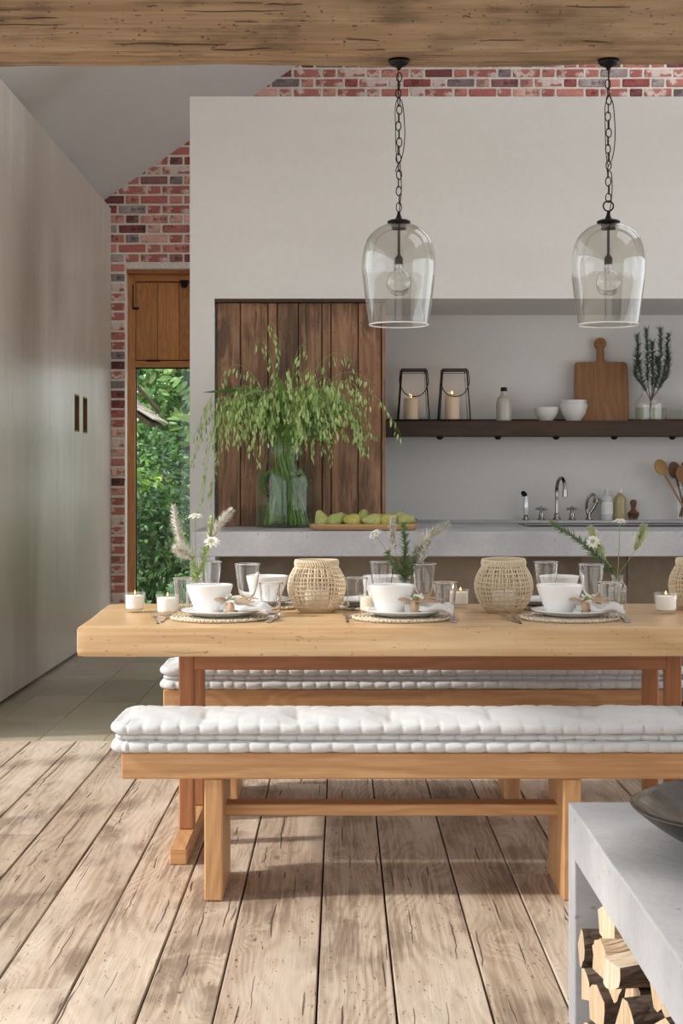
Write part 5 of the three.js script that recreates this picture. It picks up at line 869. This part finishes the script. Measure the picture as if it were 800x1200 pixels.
  function sprig(v, pts, n, l, seed, dark) {
    const t = thing('rosemary_sprig', l, 'herb', [0, 0, 0], 0, 'herb sprigs in the bottle vases'), r = rand(seed), P = [...stemTo(v, pts[0]).slice(0, 3), ...pts].map((p) => V3(...p)), c = new THREE.CatmullRomCurve3(P), nd = [];
    part('stem', taper(P, [0.002, 0.0018, 0.0014, 0.0008], 24, 5), dark ? G.bark : mStem, t);
    n = Math.round(n * 1.4); for (let i = 0; i < n; i++) { const q = 0.34 + 0.66 * i / n, p = c.getPointAt(q), d = c.getTangentAt(q), a = r() * 6.283, ln = (0.017 + 0.018 * r()) * (1.15 - 0.4 * i / n); const g = new THREE.ConeGeometry(0.0022, ln, 4, 1).translate(0, ln / 2, 0).rotateX(0.8 + 0.35 * r()).rotateY(a); g.applyQuaternion(new THREE.Quaternion().setFromUnitVectors(V3(0, 1, 0), d)); g.translate(p.x, p.y, p.z); nd.push(g); }
    part('needles', nd, dark ? std({ color: 0x5f7548, roughness: 0.6 }) : std({ color: 0x8fa85c, roughness: 0.6 }), t, undefined, 'stuff');
  }
  const z1 = -5.02, z2 = -5.08, z3 = -5.06;
  plume(V[0], [-0.487, 0.918, z1], [-0.527, 0.985, z1 + 0.01], [-0.549, 1.095, z1], 0.017, 'cream grass plume curving away from the bowl at the table end', false, 1);
  plume(V[0], [-0.485, 0.93, z1 + 0.03], [-0.505, 0.945, z1 + 0.07], [-0.528, 0.962, z1 + 0.12], 0.022, 'fluffy cream grass plume seen end on at the table end', false, 2);
  plume(V[0], [-0.442, 0.935, z1], [-0.432, 0.99, z1 - 0.01], [-0.424, 1.062, z1 - 0.01], 0.014, 'upright green grass plume at the table end', true, 3);
  plume(V[0], [-0.42, 0.99, z1], [-0.395, 1.04, z1], [-0.356, 1.082, z1], 0.016, 'white grass plume leaning towards the counter leg', false, 4);
  bloom(V[0], [-0.478, 1.055, z1 - 0.01], 0.029, 18, [0.2, 0], 'white starry flower held above the others at the table end', 5);
  bloom(V[0], [-0.418, 0.975, z1 + 0.05], 0.029, 20, [0.7, 0], 'white daisy like flower low down at the table end', 6);
  sprig(V[0], [[-0.478, 0.90, z1 + 0.01], [-0.497, 0.95, z1 + 0.02]], 60, 'pale green herb sprig leaning left at the table end', 7); sprig(V[0], [[-0.45, 0.905, z1 + 0.01], [-0.448, 0.96, z1 + 0.02]], 60, 'pale green upright herb sprig at the table end', 8);
  bloom(V[1], [0.112, 0.998, z2 + 0.04], 0.026, 18, [0.5, 0.5], 'white flower nodding towards the pear tray', 9);
  plume(V[1], [0.178, 0.945, z2], [0.168, 1.0, z2], [0.172, 1.058, z2], 0.012, 'upright cream grass plume in the middle vase', false, 10);
  plume(V[1], [0.232, 0.93, z2], [0.282, 0.99, z2 + 0.01], [0.355, 1.033, z2], 0.021, 'long fluffy white grass plume leaning in the middle vase', false, 11);
  plume(V[1], [0.248, 0.885, z2 + 0.03], [0.262, 0.925, z2 + 0.04], [0.29, 0.975, z2 + 0.04], 0.013, 'short white grass plume low in the middle vase', false, 12);
  sprig(V[1], [[0.21, 0.95, z2], [0.205, 1.035, z2]], 130, 'bushy upright rosemary sprig in the middle vase', 13, true); sprig(V[1], [[0.245, 0.91, z2 + 0.02], [0.265, 0.96, z2 + 0.03]], 80, 'rosemary sprig leaning right in the middle vase', 14, true); sprig(V[1], [[0.17, 0.90, z2 + 0.02], [0.15, 0.945, z2 + 0.04]], 80, 'rosemary sprig leaning left in the middle vase', 15, true); sprig(V[1], [[0.225, 0.895, z2 + 0.04], [0.232, 0.93, z2 + 0.06]], 70, 'short rosemary sprig at the front of the middle vase', 16, true);
  sprig(V[2], [[0.865, 0.90, z3], [0.79, 0.975, z3], [0.688, 1.038, z3]], 190, 'long rosemary sprig leaning far out towards the taps', 17, true);
  plume(V[2], [0.868, 0.915, z3], [0.84, 0.975, z3], [0.818, 1.025, z3], 0.016, 'green grass plume between the two white flowers', true, 18);
  plume(V[2], [0.965, 0.945, z3], [0.985, 0.99, z3], [0.998, 1.03, z3], 0.017, 'green grass plume standing apart from the white flowers', true, 19);
  bloom(V[2], [0.823, 0.975, z3 + 0.04], 0.025, 20, [1.1, 0.3], 'white flower facing out low beside the green plume', 20);
  bloom(V[2], [0.917, 1.037, z3], 0.027, 22, [0.15, 0], 'white flower on a tall straight stem above the bottle', 21);
}

// ---------- the garden ----------
{
  const tG = makeTex(256, 256, 2, 2, (u, v) => { const a = fbm(u, v, 8, 8, 4, 171), f = fbm(u, v, 90, 90, 2, 173); return [...mix3([92, 118, 60], [64, 88, 42], clamp(a + (f - 0.5))), f]; });
  struct('ground', 'lawn outside the glazed door', new THREE.PlaneGeometry(60, 40).rotateX(-Math.PI / 2).translate(0, -0.26, -32.2), texMat(tG, 1, 0.01), 'ground');
  const tS = makeTex(256, 256, 1.2, 1.2, (u, v) => { const a = fbm(u, v, 6, 6, 4, 175); return [...mix3([206, 198, 184], [178, 170, 156], a), a]; });
  struct('ground', 'pale stone terrace round the house', [new THREE.PlaneGeometry(30, 34).rotateX(-Math.PI / 2).translate(-17, -0.25, 4.8), new THREE.PlaneGeometry(40, 20).rotateX(-Math.PI / 2).translate(18, -0.25, 11.8)].map((g) => projUV(g, 'x')), texMat(tS, 0.9, 0.002), 'ground');
  const lg = new THREE.BufferGeometry(); { const o = [], ix = [], n = 4; for (let i = 0; i <= n; i++) { const q = i / n, w = 0.42 * Math.sin(Math.PI * (0.08 + 0.88 * q)), y = -0.18 * q * q; o.push(-w * 0.5, y + 0.06 * w, q, 0, y, q, w * 0.5, y + 0.06 * w, q); } for (let i = 0; i < n; i++) for (let k = 0; k < 2; k++) { const a = i * 3 + k; ix.push(a, a + 3, a + 1, a + 1, a + 3, a + 4); } lg.setAttribute('position', new THREE.Float32BufferAttribute(o, 3)); lg.setIndex(ix); lg.computeVertexNormals(); lg.setAttribute('uv', new THREE.BufferAttribute(new Float32Array(o.length / 3 * 2), 2)); }
  const leafM = phys({ color: 0xffffff, roughness: 0.42, transmission: 0.3, thickness: 0, side: THREE.DoubleSide });
  function bush(name, label, cat, at, blobs, count, size, cols, seed, trunk) {
    const t = thing(name, label, cat, at), r = rand(seed), m = new THREE.InstancedMesh(lg, leafM, count), M4 = new THREE.Matrix4(), q = new THREE.Quaternion(), c = new THREE.Color(), tot = blobs.reduce((s, b) => s + b[3] * b[3], 0);
    for (let i = 0; i < count; i++) {
      let k = r() * tot, b = blobs[0]; for (const x of blobs) { k -= x[3] * x[3]; b = x; if (k < 0) break; }
      const d = V3(r() * 2 - 1, r() * 2 - 1, r() * 2 - 1); if (d.lengthSq() < 0.01) d.set(0, 1, 0); d.normalize(); const bump = 0.82 + 0.3 * n3(d.x * 2.5 + b[0] * 3, d.y * 2.5, d.z * 2.5 + b[2], seed), p = d.clone().multiplyScalar(b[3] * bump * (0.55 + 0.45 * Math.pow(r(), 0.4))).add(V3(b[0], b[1], b[2])); p.y = Math.max(p.y, 0.02);
      const f = d.clone().add(V3(r() - 0.5, r() * 0.5 - 0.45, r() - 0.5).multiplyScalar(1.5)).normalize(); q.setFromUnitVectors(V3(0, 0, 1), f); q.multiply(new THREE.Quaternion().setFromAxisAngle(V3(0, 0, 1), (r() - 0.5) * 2.2)); const s = size * (0.6 + 0.8 * r());
      M4.compose(p, q, V3(s, s, s)); m.setMatrixAt(i, M4); const cc = cols[Math.floor(r() * cols.length)], br = 0.9 + 0.6 * r(); c.setRGB(Math.min(0.92, cc[0] * br / 255), Math.min(0.95, cc[1] * br / 255), Math.min(0.85, cc[2] * br / 255), THREE.SRGBColorSpace); m.setColorAt(i, c);
    }
    m.name = 'foliage'; m.userData.kind = 'stuff'; t.add(m);
    part('trunk', trunk.map(([p, w]) => taper(p, w, 10, 7)), G.bark, t);
    return t;
  }
  const dk = [[66, 102, 56], [84, 124, 66], [54, 86, 50], [104, 140, 82]], lt = [[170, 204, 100], [146, 188, 92], [196, 220, 128], [118, 164, 82]], md = [[112, 150, 92], [132, 168, 104], [92, 132, 78], [150, 180, 122], [170, 184, 130]];
  bush('camellia_shrub', 'dark glossy leaved shrub right outside the glazed door', 'shrub', [-1.75, -0.25, -14.1], [[-0.35, 0.7, 0, 0.62], [0.35, 0.85, -0.1, 0.66], [-0.1, 1.35, -0.05, 0.58], [0.6, 0.35, 0.1, 0.5], [-0.6, 0.3, 0.1, 0.5]], 9000, 0.075, dk, 401, [[[[0, 0, 0], [0.05, 0.6, 0], [-0.1, 1.3, 0]], [0.04, 0.03, 0.012]]]);
  bush('light_shrub', 'sunlit bright green shrub beside the dark glossy one', 'shrub', [-2.35, -0.25, -14.9], [[0, 0.85, 0, 0.7], [0.1, 1.35, 0, 0.55], [0.4, 1.0, 0.15, 0.55], [-0.35, 1.35, -0.1, 0.45], [-0.5, 0.9, 0.1, 0.6]], 8000, 0.085, lt, 403, [[[[0, 0, 0], [0.05, 0.8, 0], [0.1, 1.7, 0]], [0.05, 0.035, 0.012]]]);
  bush('tall_hedge', 'tall mid green hedge tree behind the garden shrubs', 'tree', [-1.6, -0.25, -17.9], [[-1.3, 1.2, 0, 1.2], [0.2, 1.3, 0.2, 1.2], [1.4, 1.2, 0.3, 1.1], [-1.0, 2.6, -0.4, 1.2], [0.5, 2.7, 0.1, 1.2], [-0.2, 3.8, -0.3, 1.2], [1.3, 3.4, -0.2, 1.1], [-1.9, 3.6, -0.6, 1.2], [-2.4, 2.2, -0.8, 1.3], [-0.6, 1.9, -0.6, 1.3]], 34000, 0.13, md, 405, [[[[0, 0, 0], [0.1, 2, 0], [-0.1, 4, -0.2]], [0.12, 0.09, 0.04]], [[[0, 1.6, 0], [-0.6, 2.4, 0.9], [-0.9, 2.8, 1.0]], [0.04, 0.03, 0.01]]]);
  // strap leaved clump at the foot of the shrub
  { const t = thing('strap_leaf_plant', 'clump of long arching strap leaves below the dark shrub', 'plant', [-1.55, -0.25, -13.15]), r = rand(409); for (let i = 0; i < 34; i++) { const a = r() * 6.283, l = 0.35 + 0.3 * r(), h = 0.25 + 0.3 * r(); part('leaf', blade([[Math.cos(a) * 0.05, 0.0, Math.sin(a) * 0.05], [Math.cos(a) * l * 0.5, h, Math.sin(a) * l * 0.5], [Math.cos(a) * l, h * 0.55, Math.sin(a) * l]], 0.017 + 0.008 * r(), 8), i % 3 ? leafMat(0x4f7a3c) : leafMat(0x7ea85a), t); } }
  // outbuilding with a stone slate roof
  { const t = thing('garden_shed', 'garden outbuilding with a pale stone slate roof showing above the shrubs', 'building', [-3.42, -0.25, -15.7]);
    part('wall', bx(-1.1, 0.95, 0, 2.0, 0, -1.0, 0.01), std({ color: 0x9a8a74, roughness: 0.9 }), t); const r = rand(411), ms = [std({ color: 0xb9aa9c, roughness: 0.9 }), std({ color: 0xa4968c, roughness: 0.9 }), std({ color: 0xcabfb2, roughness: 0.9 })];
    for (let k = 0; k < 9; k++) for (let j = 0; j < 5; j++) { const m = part('roof_slate', cbox(0.20, 0.022, 0.245, 0.005), ms[Math.floor(r() * 3)], t); m.position.set(1.45 - k * 0.145, 2.08 + k * 0.105 + 0.012 * r(), 0.12 - j * 0.25 - (k % 2) * 0.12); m.rotation.z = -0.55; }
    part('roof_deck', new THREE.BoxGeometry(1.75, 0.04, 1.4).rotateZ(-0.627).translate(0.78, 2.50, -0.45), M.dark, t);
  }
}

scene.traverse((o) => { if (o.isMesh) { o.castShadow = true; o.receiveShadow = true; } });
renderer.render(scene, camera);
